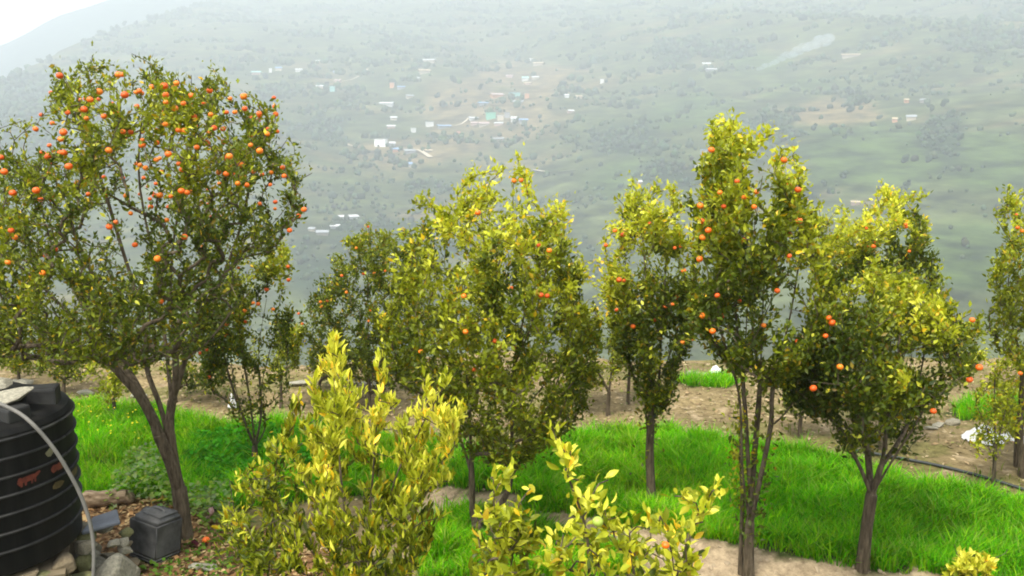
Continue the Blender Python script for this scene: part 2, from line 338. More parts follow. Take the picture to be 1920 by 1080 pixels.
LONE = ['lone dark tree under the middle of the smoke', 'lone dark tree under the far end of the smoke', 'lone dark tree between the knoll grove and the terraced fields', 'lone dark tree on the bare slope above the farmhouse', 'lone small tree in line above the farmhouse and its hut', 'large lone tree among the bright terraced fields', 'lone tree below the brown patch left of the terraced fields', 'lone tree on the brown patch beside the knoll grove', 'small lone tree far right beyond the terraced fields', 'lone tree just right of the crown of the tallest orange tree', 'bigger lone tree low on the terraces right of the tallest orange tree', 'lone tree over the yellow tip of the tree behind the vase shaped one', 'lone tree left over the tree behind the vase shaped one', 'small lone tree just left of the tallest orange tree', 'lone tree on the open slope above the narrow orange tree', 'lone tree right of the mint green block in the village', 'lone tree uphill left of the teal walled house', 'lone tree left of the top houses of the village', 'small lone tree on the upper edge of the village', 'lone tree between the narrow orange house and the light blue roof', 'lone tree below the left end of the pale track', 'lone tree straight below the left end of the pale track and higher', 'lone tree near the house with pale blue roof', 'small lone tree below the light blue long roof', 'lone tree on the meadow above the centre and narrow trees', 'lone tree farther right on the meadow above the narrow tree']
specs += [(q[0], q[1], q[2], LONE[i_], 3) for i_, q in enumerate([(1510, 175, 9), (1562, 188, 8), (1583, 257, 8), (1690, 162, 10), (1705, 126, 9), (1697, 300, 14), (1560, 240, 10), (1525, 240, 12), (1820, 320, 9), (1545, 345, 11), (1580, 330, 12), (1700, 345, 12), (1650, 355, 11), (1265, 250, 9), (1180, 200, 12), (1030, 200, 10), (900, 165, 12), (850, 150, 12), (1070, 110, 10), (820, 180, 9), (690, 350, 12), (640, 320, 11), (770, 330, 10), (860, 265, 9), (1080, 270, 12), (1110, 255, 11)])]
gname = {0: 'trees in the clump by the terraces', 1: 'trees on the mountain knoll', 2: 'trees of the grove behind the tallest orange tree', 3: 'lone trees over the mountainside'}
for i, (px, py, s, lab, gi) in enumerate(specs):
    q = M(px, py + s * .4)
    if q is None: q = M(px, py + s * .4 + 8)
    if q is None: continue
    t = bpy.data.objects.new('mountain_tree', None); C.objects.link(t); t.location = q; t.rotation_euler.z = random.uniform(0, 6.28)
    sz = s * q[1] / FPX * .62; t.scale = (sz, sz, sz)
    tag(t, lab, 'tree', gi if isinstance(gi, str) else gname[gi])
    link('trunk', trunk_far, t); link('crown', crowns[i % 4], t)

# ------------------------------------------------------------------ houses of the village on the mountain
WALL = {k: plain('plaster ' + k, c, .9, .1, .12, .6) for k, c in dict(white=(.62, .61, .58), cream=(.5, .43, .33), pink=(.48, .34, .29), orange=(.55, .29, .16), grey=(.3, .3, .3), bright=(.85, .84, .8), green=(.18, .46, .32), teal=(.28, .5, .46), stone=(.27, .24, .2)).items()}
ROOF = {k: plain('roof ' + k, c, .6, .3, .15, .8) for k, c in dict(bright=(.8, .8, .78), white=(.52, .52, .52), grey=(.27, .28, .29), blue=(.2, .3, .46), mint=(.3, .5, .46), red=(.34, .15, .12), pink=(.42, .31, .29), straw=(.4, .31, .19), green=(.18, .46, .32)).items()}
hcache = {}
def house_meshes(wk, rk, gable):
    key = (wk, rk, gable)
    if key in hcache: return hcache[key]
    bm = bmesh.new()
    if gable:                                        # gable ends rise to the ridge, ridge along local x
        co = [(-.5, -.5, -.5), (.5, -.5, -.5), (.5, .5, -.5), (-.5, .5, -.5), (-.5, -.5, .7), (.5, -.5, .7), (.5, .5, .7), (-.5, .5, .7), (-.5, 0, 1), (.5, 0, 1)]
        fs = [(0, 3, 2, 1), (0, 1, 5, 4), (2, 3, 7, 6), (1, 2, 6, 9, 5), (3, 0, 4, 8, 7)]
    else:
        co = [(-.5, -.5, -.5), (.5, -.5, -.5), (.5, .5, -.5), (-.5, .5, -.5), (-.5, -.5, .95), (.5, -.5, .95), (.5, .5, .95), (-.5, .5, .95)]
        fs = [(0, 3, 2, 1), (0, 1, 5, 4), (2, 3, 7, 6), (1, 2, 6, 5), (3, 0, 4, 7), (4, 5, 6, 7)]
    vs = [bm.verts.new(c) for c in co]
    for f in fs: bm.faces.new([vs[i] for i in f])
    wm = bm_mesh('wall', bm, WALL[wk]); bm = bmesh.new()
    if gable:
        for s in (-1, 1):
            v = [(-.58, s * .64, .63), (.58, s * .64, .63), (.58, 0, 1.03), (-.58, 0, 1.03)]; v2 = [(x, y, z + .06) for x, y, z in v]
            a = [bm.verts.new(c) for c in v + v2]
            for f in ((3, 2, 1, 0), (4, 5, 6, 7), (0, 1, 5, 4), (1, 2, 6, 5), (2, 3, 7, 6), (3, 0, 4, 7)): bm.faces.new([a[i] for i in f])
        bmesh.ops.recalc_face_normals(bm, faces=bm.faces[:])
    else:
        b2 = box_bm(1.12, 1.12, .07); me_ = bpy.data.meshes.new('t'); b2.to_mesh(me_); b2.free(); bm.from_mesh(me_)
        for v in bm.verts: v.co.z += .955
    hcache[key] = (wm, bm_mesh('roof', bm, ROOF[rk])); return hcache[key]
HOUSES = [  # x, y, width, height (pixels of the photo), wall, roof, gable, label
 (714, 268, 22, 13, 'bright', 'bright', 0, 'bright white boxy flat roofed house at the upper end of the pale track'),
 (735, 270, 11, 7, 'grey', 'white', 1, 'small pale house just beside the bright white boxy house'),
 (741, 281, 11, 7, 'orange', 'blue', 1, 'yellow walled house with a blue roof below the bright white boxy house'),
 (768, 284, 20, 7, 'grey', 'grey', 1, 'long grey roofed house at the top of the bright straight track'),
 (803, 283, 14, 5, 'stone', 'straw', 1, 'low tan house above the bright straight track'),
 (767, 309, 12, 8, 'white', 'blue', 1, 'white house with pale blue roof alone below the bright straight track'),
 (920, 217, 18, 11, 'green', 'green', 0, 'mint green block of a building in the middle of the village'),
 (938, 221, 12, 9, 'cream', 'white', 0, 'cream cube of a house right beside the mint green block'),
 (951, 216, 10, 10, 'grey', 'grey', 0, 'grey tall house two along from the mint green block'),
 (964, 224, 12, 9, 'white', 'white', 1, 'white gabled house three along from the mint green block'),
 (981, 226, 16, 6, 'grey', 'blue', 1, 'low house with pale blue roof ending the row of the mint green block'),
 (887, 222, 16, 5, 'white', 'white', 1, 'low house with long white roof before the mint green block'),
 (889, 232, 12, 6, 'pink', 'pink', 1, 'small pink house below the long white roof'),
 (907, 233, 18, 7, 'cream', 'pink', 1, 'wide house with pinkish roof just below the mint green block'),
 (936, 232, 16, 5, 'pink', 'white', 1, 'low pinkish house below the cream cube'),
 (965, 178, 20, 9, 'teal', 'grey', 0, 'teal walled house with a flat grey roof above the green block'),
 (988, 180, 8, 9, 'orange', 'pink', 0, 'narrow orange house touching the teal walled house'),
 (931, 179, 22, 7, 'orange', 'pink', 1, 'long faded orange house uphill of the green block'),
 (906, 194, 18, 5, 'grey', 'blue', 1, 'low blue roofed house between the orange house and the green block'),
 (972, 192, 18, 7, 'stone', 'grey', 1, 'pale grey house straight below the teal walled house'),
 (985, 148, 12, 7, 'white', 'mint', 1, 'white house with a mint roof high in the village'),
 (1004, 146, 12, 5, 'cream', 'white', 1, 'low cream house next to the white house with a mint roof'),
 (990, 157, 13, 5, 'pink', 'straw', 1, 'low pinkish house under the white house with a mint roof'),
 (955, 143, 12, 5, 'pink', 'pink', 1, 'pale pink house near the top of the village'),
 (1010, 120, 18, 6, 'cream', 'straw', 1, 'long cream house at the very top of the village'),
 (995, 112, 9, 5, 'white', 'white', 0, 'tiny white house above the long cream house'),
 (800, 114, 30, 6, 'cream', 'white', 1, 'very long pale cream building high on the slope'),
 (795, 134, 20, 7, 'cream', 'straw', 1, 'cream house straight below the very long building'),
 (780, 148, 14, 6, 'white', 'white', 1, 'white house below the cream house on the upper slope'),
 (735, 160, 8, 9, 'orange', 'pink', 0, 'narrow orange house high above the bright white boxy house'),
 (752, 164, 14, 5, 'grey', 'blue', 1, 'low bluish house beside the narrow orange house'),
 (768, 181, 13, 6, 'cream', 'grey', 1, 'cream house downhill of the low bluish house'),
 (725, 195, 24, 6, 'white', 'white', 1, 'long whitish shed halfway between the orange and boxy white houses'),
 (738, 222, 12, 6, 'cream', 'white', 1, 'small cream house higher of two above the boxy white house'),
 (733, 238, 15, 6, 'pink', 'white', 1, 'small pinkish house lower of two above the boxy white house'),
 (775, 244, 8, 8, 'white', 'white', 0, 'small white tower like house left of the light blue long roof'),
 (805, 233, 14, 9, 'white', 'grey', 0, 'pale flat roofed house at the near end of the light blue long roof'),
 (832, 237, 24, 5, 'grey', 'blue', 1, 'long low building with a light blue roof'),
 (860, 250, 6, 6, 'orange', 'red', 1, 'tiny orange hut below the light blue long roof'),
 (1129, 152, 7, 7, 'white', 'white', 0, 'solitary bright white cube on the open slope'),
 (1063, 180, 8, 6, 'white', 'white', 1, 'small white hut right of the teal walled house'),
 (1085, 182, 12, 6, 'cream', 'straw', 1, 'cream house farther along from the teal walled house'),
 (1070, 209, 11, 5, 'pink', 'white', 1, 'pinkish hut on the bare patch below the cream house'),
 (935, 261, 18, 5, 'stone', 'grey', 1, 'low grey house alone below the green block village row'),
 (480, 137, 16, 6, 'pink', 'mint', 1, 'mint roofed house at the left end of the upper hamlet'),
 (522, 129, 11, 6, 'cream', 'blue', 1, 'blue roofed house in the middle of the upper hamlet'),
 (560, 132, 12, 6, 'white', 'white', 1, 'white house at the right end of the upper hamlet'),
 (507, 132, 6, 7, 'white', 'white', 0, 'narrow white house beside the blue roofed house of the upper hamlet'),
 (600, 115, 16, 4, 'cream', 'white', 1, 'low pale house above the upper hamlet'),
 (623, 167, 9, 9, 'teal', 'mint', 0, 'mint white tower like house below the upper hamlet'),
 (633, 152, 11, 6, 'pink', 'pink', 1, 'pink house just above the mint white tower like house'),
 (599, 163, 13, 6, 'cream', 'white', 1, 'cream house left of the mint white tower like house'),
 (630, 136, 10, 4, 'grey', 'blue', 1, 'low blue roofed hut uphill of the pink house'),
 (1325, 121, 14, 6, 'cream', 'white', 1, 'pale house nearer the top of the pair left of the smoke'),
 (1334, 131, 18, 5, 'grey', 'white', 1, 'white roofed lower house of the pair left of the smoke'),
 (1597, 104, 30, 6, 'cream', 'straw', 1, 'long cream building above the hillside right of the smoke'),
 (1710, 221, 17, 9, 'cream', 'grey', 1, 'cream farmhouse with grey roof at the edge of the terraced fields'),
 (1678, 225, 9, 8, 'orange', 'straw', 1, 'small orange barn beside the cream farmhouse'),
 (1700, 189, 8, 7, 'orange', 'straw', 1, 'small orange hut uphill of the cream farmhouse'),
 (1735, 189, 14, 7, 'stone', 'grey', 1, 'grey roofed hut by the dark tree clump uphill of the farmhouse'),
 (1320, 285, 10, 9, 'grey', 'blue', 0, 'bluish hut just left of the tallest orange tree'),
 (1311, 313, 15, 8, 'white', 'grey', 1, 'pale grey house close to the flank of the tallest orange tree'),
 (1199, 342, 9, 7, 'pink', 'white', 1, 'pinkish hut peeping above the narrow orange tree'),
 (650, 407, 36, 6, 'white', 'white', 1, 'long white shed low on the slope above the hedge of orange trees'),
 (604, 437, 22, 9, 'stone', 'grey', 1, 'wide grey house in the lower left hamlet'),
 (628, 425, 18, 7, 'grey', 'white', 1, 'pale grey house under the long white shed'),
 (585, 430, 12, 7, 'cream', 'grey', 1, 'cream house at the left end of the lower hamlet'),
 (1605, 380, 16, 6, 'pink', 'straw', 1, 'pinkish house seen over the yellow topped orange tree'),
 (880, 368, 12, 8, 'white', 'grey', 1, 'white house showing above the crown of the central orange tree'),
]
for (px, py, w_, h_, wk, rk, gb, lab) in HOUSES:
    q = M(px, py + h_ / 2)
    if q is None: continue
    s = q[1] / FPX; wm, rm = house_meshes(wk, rk, gb)
    t = bpy.data.objects.new('hillside_house', None); C.objects.link(t); t.location = (q[0], q[1] + w_ * s * .2, q[2])
    t.rotation_euler.z = random.uniform(-.35, .35) + math.atan2(-q[0], q[1])
    t.scale = (w_ * s * .95, max(min(w_ * s * .7, 9), 5), h_ * s * 1.02); tag(t, lab, 'house', 'houses of the village on the mountain')
    link('wall', wm, t); link('roof', rm, t)
# pale tracks on the mountain
M_TRACK = plain('track dust', (.45, .38, .28), .95, .1, .1, .2)
def track(pxs, wid):
    pts = [M(*p) for p in pxs]; pts = spline([p for p in pts if p is not None], 24); V = []
    for i, p in enumerate(pts):
        d = pts[min(i + 1, 23)] - pts[max(i - 1, 0)]; nrm = np.array([-d[1], d[0], 0]); nrm /= np.linalg.norm(nrm) + 1e-9
        for s in (-1, 1):
            q = p + nrm * wid * s; q[2] = mountain_z(q[0], q[1]) + .9; V.append(q)
        V[-1][2] = V[-2][2] = max(V[-1][2], V[-2][2])
    F = [(2 * i, 2 * i + 1, 2 * i + 3, 2 * i + 2) for i in range(23)]
    tag(link('track', mesh_np('track', np.array(V), F, M_TRACK)), kind='structure')
track([(646, 270), (665, 277), (690, 283), (712, 286)], 2.0)
track([(780, 284), (792, 288), (807, 298)], 2.6)
track([(800, 240), (850, 238), (880, 222)], 1.2)
track([(1000, 322), (1040, 326), (1080, 322)], 2.2)
track([(690, 130), (620, 160), (560, 158), (520, 158)], 1.3)
track([(900, 178), (1000, 172), (1060, 170), (1110, 176)], 1.1)

# smoke drifting from a fire on the mountain
base = M(1422, 134); bm = bmesh.new(); g = np.random.default_rng(3)
for k in range(30):
    t = k / 29; px = 1424 + 126 * t ** 1.1; py = 130 - 58 * t + g.uniform(-4, 4) * (.3 + t)
    q = P(px, py, base[1] - 12); r_ = (3.8 + 6.5 * t + g.uniform(-1, 1)) * (1.3 if k < 4 else 1)
    mat_ = Matrix.Translation(q + np.array([0, g.uniform(-4, 4), 0])) @ Matrix.Diagonal((1.25, 1.0, .85, 1))
    bmesh.ops.create_icosphere(bm, subdivisions=2, radius=r_ * .6, matrix=mat_)
me = bpy.data.meshes.new('smoke'); bm.to_mesh(me); bm.free()
msm = bpy.data.materials.new('smoke'); msm.use_nodes = True; n = msm.node_tree.nodes; n.clear()
pv = n.new('ShaderNodeVolumePrincipled'); pv.inputs['Color'].default_value = (.74, .87, 1, 1); pv.inputs['Density'].default_value = .045
msm.node_tree.links.new(pv.outputs[0], n.new('ShaderNodeOutputMaterial').inputs['Volume']); me.materials.append(msm)
o = link('smoke', me); tag(o, kind='stuff')

# ------------------------------------------------------------------ citrus trees
def unit(v): return v / (np.linalg.norm(v, axis=-1, keepdims=True) + 1e-9)
L_SMALL_V = np.array([(0, 0, 0), (-.25, .46, .05), (0, .48, -.03), (.25, .46, .05), (0, 1, -.1)]); L_SMALL_F = np.array([(0, 2, 1), (0, 3, 2), (1, 2, 4), (2, 3, 4)])
L_BIG_V = np.array([(0, 0, 0), (-.13, .2, .03), (0, .22, 0), (.13, .2, .03), (-.2, .48, .05), (0, .5, -.02), (.2, .48, .05), (-.13, .78, .01), (0, .78, -.06), (.13, .78, .01), (0, 1, -.15)])
L_BIG_F = np.array([(0, 2, 1), (0, 3, 2), (1, 2, 5), (1, 5, 4), (2, 3, 6), (2, 6, 5), (4, 5, 8), (4, 8, 7), (5, 6, 9), (5, 9, 8), (7, 8, 10), (8, 9, 10)])
def leaf_arrays(p, d, nrm, Ls, big=False, wid=1.0):
    LV, LF = (L_BIG_V, L_BIG_F) if big else (L_SMALL_V, L_SMALL_F)
    s = unit(np.cross(d, nrm)); nn = np.cross(s, d)
    V = p[:, None] + Ls[:, None, None] * (LV[None, :, 1, None] * d[:, None] + wid * LV[None, :, 0, None] * s[:, None] + LV[None, :, 2, None] * nn[:, None])
    k = len(LV); return V.reshape(-1, 3), (LF[None] + k * np.arange(len(p))[:, None, None]).reshape(-1, 3), k
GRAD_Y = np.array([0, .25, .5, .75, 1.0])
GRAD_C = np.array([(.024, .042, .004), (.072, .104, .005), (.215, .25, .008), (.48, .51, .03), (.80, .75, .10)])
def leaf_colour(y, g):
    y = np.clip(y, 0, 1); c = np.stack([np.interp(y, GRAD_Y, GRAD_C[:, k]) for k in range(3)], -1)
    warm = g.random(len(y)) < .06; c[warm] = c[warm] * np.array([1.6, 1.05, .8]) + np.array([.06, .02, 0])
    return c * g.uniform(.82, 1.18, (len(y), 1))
leaf_cache = []
def single_leaf_meshes():
    g = np.random.default_rng(99)
    for b_ in range(8):
        L = []
        for k in range(4):
            V = L_BIG_V.copy(); V[:, 0] *= g.uniform(.85, 1.2); V[:, 2] *= g.uniform(.6, 2.2)
            c = leaf_colour(np.array([(b_ + .5) / 8]), g)[0]
            L.append(mesh_np('leaf', V, L_BIG_F, M_LEAF, np.tile(c, (len(V), 1)), True))
        leaf_cache.append(L)
single_leaf_meshes()
bm = bmesh.new(); bmesh.ops.create_uvsphere(bm, u_segments=14, v_segments=9, radius=1)
for v in bm.verts:
    rr = math.hypot(v.co.x, v.co.y); v.co.z *= .88
    v.co.z -= .12 * math.exp(-(rr / .22) ** 2) * (1 if v.co.z > 0 else -1)
ORANGE = bm_mesh('orange', bm, M_ORANGE, True); ORANGES = [ORANGE]
for nm_, c_ in (('ripe peel', (.70, .11, .006)), ('yellowing peel', (.76, .19, .01)), ('deep orange peel', (.6, .085, .006))):
    o_ = ORANGE.copy(); o_.materials.clear(); o_.materials.append(plain(nm_, c_, .42, .4, .15, 60, .12)); ORANGES.append(o_)
LIME = ORANGE.copy(); LIME.name = 'lime'; LIME.materials.clear(); LIME.materials.append(M_LIME)

def citrus(name, label, cat, base, outline, skel, n_tips, leaves, seed, Y=None, depth=None, tilt=0, pal=(.55, .28, .1, .07), top=.5, Lsz=.062,
           r_base=.05, tips=None, oranges=(), n_leaf_parts=0, big=False, group='orange trees of the orchard', osz=.0185, wid=1.0, upright=.3, shell=.0, clump=.16, skirt=0, yel_at=(), extra=None, lobe=.30, young=.8, thin=1.35):
    """outline: pixels of the crown; skel: list of polylines (pixels plus depth offset), the first is the trunk"""
    g = np.random.default_rng(seed)
    Y = base[1] if Y is None else Y
    if big: n_tips = int(n_tips * 1.3); leaves *= 1.3
    else: n_tips = int(n_tips * 1.45); leaves *= 2.0; Lsz *= .68; clump *= .75
    root = bpy.data.objects.new(name, None); C.objects.link(root); root.location = base; tag(root, label, cat, group)
    base = np.asarray(base, float)
    nodes, par, isroot = [], [], []
    def add(p, pa, tr): nodes.append(np.asarray(p, float)); par.append(pa); isroot.append(tr); return len(nodes) - 1
    for si, line in enumerate(skel):
        pts = np.array([P(x, y, Y + dy) if not (x is None) else base for x, y, dy in line]) - base
        pts = spline(pts, max(3, int(len(pts) * 3)))
        if si == 0: prev = add((0, 0, -.08), -1, True)
        else:
            A = np.array(nodes); prev = int(np.argmin(np.linalg.norm(A - pts[0], axis=1)))
        for p in pts[(0 if si == 0 else 1):]: prev = add(p, prev, si == 0)
    # crown volume
    ol0 = np.array(outline, float); ol = ol0 if big else ol0.mean(0) + (ol0 - ol0.mean(0)) * .95; W = ol[:, 0].max() - ol[:, 0].min(); depth = depth if depth else W * Y / FPX * .42
    x0, x1, y0, y1 = ol[:, 0].min(), ol[:, 0].max(), ol[:, 1].min(), ol[:, 1].max(); T = []; U = []
    while len(T) < n_tips:
        x = g.uniform(x0, x1, 400); y = g.uniform(y0, y1, 400); ok = inpoly(x, y, ol)
        if not big: ok &= ~((fbm(x / 62 + seed, y / 62, seed + 40, 2) < lobe) & (g.random(400) < .9))
        for a, b_ in zip(x[ok], y[ok]):
            # half width of the outline on this row
            rows = np.linspace(x0, x1, 60); ins = inpoly(rows, np.full(60, b_), ol); l_, r2 = rows[ins].min() if ins.any() else a, rows[ins].max() if ins.any() else a
            uu = 0 if r2 - l_ < 1 else (2 * a - l_ - r2) / (r2 - l_); dmax = depth * math.sqrt(max(0.02, 1 - min(1, uu * uu))) * min(1, (r2 - l_) / W * 1.5 + .1)
            s = g.uniform(-1, 1); s = math.copysign(abs(s) ** (1 - shell), s)
            T.append(P(a, b_, Y + s * dmax) - base); U.append((b_ - y0) / (y1 - y0))
    T = T[:n_tips]; U = U[:n_tips]
    if tips:
        for (x, y, dy) in tips: T.append(P(x, y, Y + dy) - base); U.append((y - y0) / (y1 - y0))
    OQ = []
    for (x, y, *s) in oranges:
        dy = g.uniform(-.95, -.35) * depth; q = P(x, y, Y + dy) - base; OQ.append(q)
        if not big: T.append(q + np.array([0, .02, .03])); U.append((y - y0) / (y1 - y0))
    if extra:
        ep = np.array(extra[0], float)
        while extra[1] + n_tips > len(T):
            x = g.uniform(ep[:, 0].min(), ep[:, 0].max()); y = g.uniform(ep[:, 1].min(), ep[:, 1].max())
            if inpoly(np.array([x]), np.array([y]), ep)[0]: T.append(P(x, y, Y + g.uniform(-1, 1) * depth * .9) - base); U.append(.85)
    if not big:
        c0 = ol[:, 1].min(); span = ol[:, 1].max() - c0
        for k in range(int(n_tips * .07) + 4):
            i = int(g.integers(0, len(ol))); f = g.random(); e = ol0[i] * (1 - f) + ol0[(i + 1) % len(ol)] * f
            if (e[1] - c0) / span > .5 or e[0] < -40: continue
            x, y = e[0] + g.normal(0, 6), e[1] + g.uniform(-16, 14); T.append(P(x, y, Y + g.uniform(-.4, .4) * depth) - base); U.append(-.1)
    T = np.array(T); U = np.array(U)
    fork = np.mean([np.array(nodes)[i] for i in range(len(nodes)) if isroot[i]][-1:], axis=0)
    order = np.argsort(np.linalg.norm(T - fork, axis=1))
    tipnode = np.zeros(len(T), int)
    for ti in order:
        t = T[ti]; A = np.array(nodes); d = t - A; L = np.linalg.norm(d, axis=1) + 1e-6
        cost = L * (1 + 1.2 * np.clip(.45 - d[:, 2] / L, 0, 1.5)) + (A[:, 2] < .12) * 1.0
        k = int(np.argmin(cost)); n_seg = max(2, int(L[k] / .11)); p0 = A[k]; pd = unit(A[k] - A[par[k]]) if par[k] >= 0 else np.array([0, 0, 1.])
        c1 = p0 + (pd * .5 + np.array([0, 0, .35]) + unit(d[k]) * .5) * L[k] * .33
        prev = k
        for s in range(1, n_seg + 1):
            f = s / n_seg; q = (1 - f) ** 2 * p0 + 2 * f * (1 - f) * c1 + f * f * t + g.normal(0, .008, 3) * (f < 1)
            prev = add(q, prev, False)
        tipnode[ti] = prev
    A = np.array(nodes); par_ = np.array(par); n_ = len(A)
    rp_ = np.zeros(n_); main = np.full(n_, -1); mr = np.zeros(n_); pw = 2.3
    acc = np.zeros(n_)
    for i in range(n_ - 1, -1, -1):
        rp_[i] = acc[i] ** (1 / pw) if acc[i] > 0 else 1.0
        if par_[i] >= 0:
            acc[par_[i]] += rp_[i] ** pw
            if rp_[i] > mr[par_[i]]: mr[par_[i]] = rp_[i]; main[par_[i]] = i
    rad = .0022 + (r_base - .0022) * ((rp_ - 1) / (rp_[0] - 1 + 1e-6)) ** thin
    flare = np.exp(-np.maximum(A[:, 2], 0) / .12) * np.array(isroot); rad = rad * (1 + .35 * flare)
    e_in = np.zeros((n_, 3)); ok = par_ >= 0; e_in[ok] = unit(A[ok] - A[par_[ok]]); e_in[0] = (0, 0, 1)
    e_out = e_in.copy(); hm = main >= 0; e_out[hm] = unit(A[main[hm]] - A[hm]); nd = unit(e_in + e_out)
    # limb each node belongs to (0: trunk)
    limb = np.zeros(n_, int); nxt = 1; cnt = {}
    for i in range(1, n_):
        p_ = par_[i]
        if isroot[i]: limb[i] = 0
        elif limb[p_] == 0 and isroot[p_]: limb[i] = nxt; nxt += 1
        else: limb[i] = limb[p_]
    cnts = np.bincount(limb, minlength=nxt); small = cnts[limb] < 12; limb = np.where(small, 0, limb)
    def tubes(sel):
        ch = np.where(sel)[0]; ch = ch[par_[ch] >= 0]; pa = par_[ch]; cont = main[pa] == ch
        k = 9 if rad[ch].max() > .03 else 6
        def rings(P_, D, Rr):
            ref = np.array([.31, .9, .27]); u = unit(np.cross(D, ref)); v = np.cross(D, u); a = np.arange(k) * 2 * np.pi / k
            return P_[:, None] + Rr[:, None, None] * (np.cos(a)[None, :, None] * u[:, None] + np.sin(a)[None, :, None] * v[:, None])
        r0 = np.where(cont, rad[pa], np.minimum(rad[ch] * 1.25, rad[pa])); D0 = np.where(cont[:, None], nd[pa], e_in[ch])
        a0 = rings(A[pa], D0, r0); a1 = rings(A[ch], nd[ch], rad[ch]); V = np.concatenate([a0, a1], 1).reshape(-1, 3)
        j = np.arange(k); f = np.stack([j, (j + 1) % k, (j + 1) % k + k, j + k], -1)
        return V, (f[None] + 2 * k * np.arange(len(ch))[:, None, None]).reshape(-1, 4)
    V, F = tubes(limb == 0); link('trunk', mesh_np('trunk', V, F, M_BARK, None, True), root)
    for q in np.unique(limb[limb > 0]):
        V, F = tubes(limb == q); link('branch', mesh_np('branch', V, F, M_BARK, None, True), root)
    # leaves along the young wood
    Lp, Ld, Lu = [], [], []
    for ti in range(len(T)):
        chain = [tipnode[ti]]
        while len(chain) < 5 and par_[chain[-1]] > 0 and rad[par_[chain[-1]]] < .012: chain.append(par_[chain[-1]])
        ch = np.array(chain); m = int(g.poisson(leaves)) + 2
        f = g.random(m) ** 1.3 * (len(ch) - 1); i0 = f.astype(int); i1 = np.minimum(i0 + 1, len(ch) - 1); fr = (f - i0)[:, None]
        p = A[ch[i0]] * (1 - fr) + A[ch[i1]] * fr
        p = p + unit(g.normal(0, 1, (m, 3))) * (g.random((m, 1)) ** .7) * clump * np.array([.8, .8, 1]) * (0.15 + .85 * g.random((m, 1)))
        td = e_in[ch[i0]]; dd = unit(td * .5 + g.normal(0, .55, (m, 3)) + np.array([0, 0, upright]))
        Lp.append(p); Ld.append(dd); Lu.append(np.full(m, U[ti]))
    if skirt:                                          # leaves sprouting low on the stems
        ii = np.where((np.array(limb) >= 0) & (A[:, 2] > .3) & (A[:, 2] < 1.25) & (rad > .006))[0]; ii = g.choice(ii, skirt)
        Lp.append(A[ii] + g.normal(0, .055, (skirt, 3))); Ld.append(unit(g.normal(0, .6, (skirt, 3)) + np.array([0, 0, .3]))); Lu.append(np.full(skirt, 1.0))
    Lp = np.vstack(Lp); Ld = np.vstack(Ld); Lu = np.concatenate(Lu); m = len(Lp)
    nrm = unit(g.normal(0, .8, (m, 3)) + np.array([0, -.1, .7])); Ls = Lsz * g.uniform(.6, 1.25, m)
    # young leaves at the ends of the crown are paler (chlorotic), patchily
    patch = fbm((Lp[:, 0] + base[0]) / .35, (Lp[:, 2]) / .35 + Lp[:, 1] / .4, seed, 3)
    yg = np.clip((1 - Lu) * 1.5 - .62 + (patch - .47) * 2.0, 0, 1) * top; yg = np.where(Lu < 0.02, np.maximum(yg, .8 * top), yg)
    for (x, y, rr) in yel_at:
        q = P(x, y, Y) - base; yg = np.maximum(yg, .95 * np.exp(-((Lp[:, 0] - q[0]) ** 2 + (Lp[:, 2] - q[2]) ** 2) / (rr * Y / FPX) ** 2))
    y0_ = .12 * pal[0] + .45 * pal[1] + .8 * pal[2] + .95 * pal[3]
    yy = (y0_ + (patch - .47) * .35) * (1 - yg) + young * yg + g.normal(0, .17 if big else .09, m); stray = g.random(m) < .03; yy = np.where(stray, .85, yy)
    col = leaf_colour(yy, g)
    # the leaves nearest the camera are objects of their own
    take = np.zeros(m, bool)
    if n_leaf_parts:
        wp = Lp + base; px, py = to_px(wp); vis = (px > 5) & (px < 1915) & (py > 5) & (py < 1075)
        sc_ = np.where(vis, Ls / np.linalg.norm(wp - np.array([0, 0, CAM_Z]), axis=1), 0)
        sc_ = sc_ * (1 - .35 * (Lp[:, 1] > 0)); take[np.argsort(-sc_)[:n_leaf_parts]] = True
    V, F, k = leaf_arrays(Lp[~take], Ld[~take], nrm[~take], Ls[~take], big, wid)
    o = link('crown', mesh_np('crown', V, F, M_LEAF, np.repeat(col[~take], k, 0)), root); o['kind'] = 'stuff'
    for i in np.where(take)[0]:
        sat = int(np.clip(yy[i] * 8, 0, 7))
        d = Ld[i]; s = unit(np.cross(d, nrm[i])); nn = np.cross(s, d)
        lo = bpy.data.objects.new('leaf', random.choice(leaf_cache[sat])); C.objects.link(lo); lo.parent = root
        lo.matrix_basis = Matrix.Translation(Lp[i]) @ Matrix(((s[0], d[0], nn[0], 0), (s[1], d[1], nn[1], 0), (s[2], d[2], nn[2], 0), (0, 0, 0, 1))) @ Matrix.Diagonal((Ls[i] * wid, Ls[i], Ls[i], 1))
    for q in OQ:
        oo = link('orange', random.choice(ORANGES), root, q, (g.uniform(-.4, .4), g.uniform(-.4, .4), g.uniform(0, 6)), (osz * g.uniform(.72, 1.1),) * 3)
    return root

B0 = lambda: (None, None, 0)
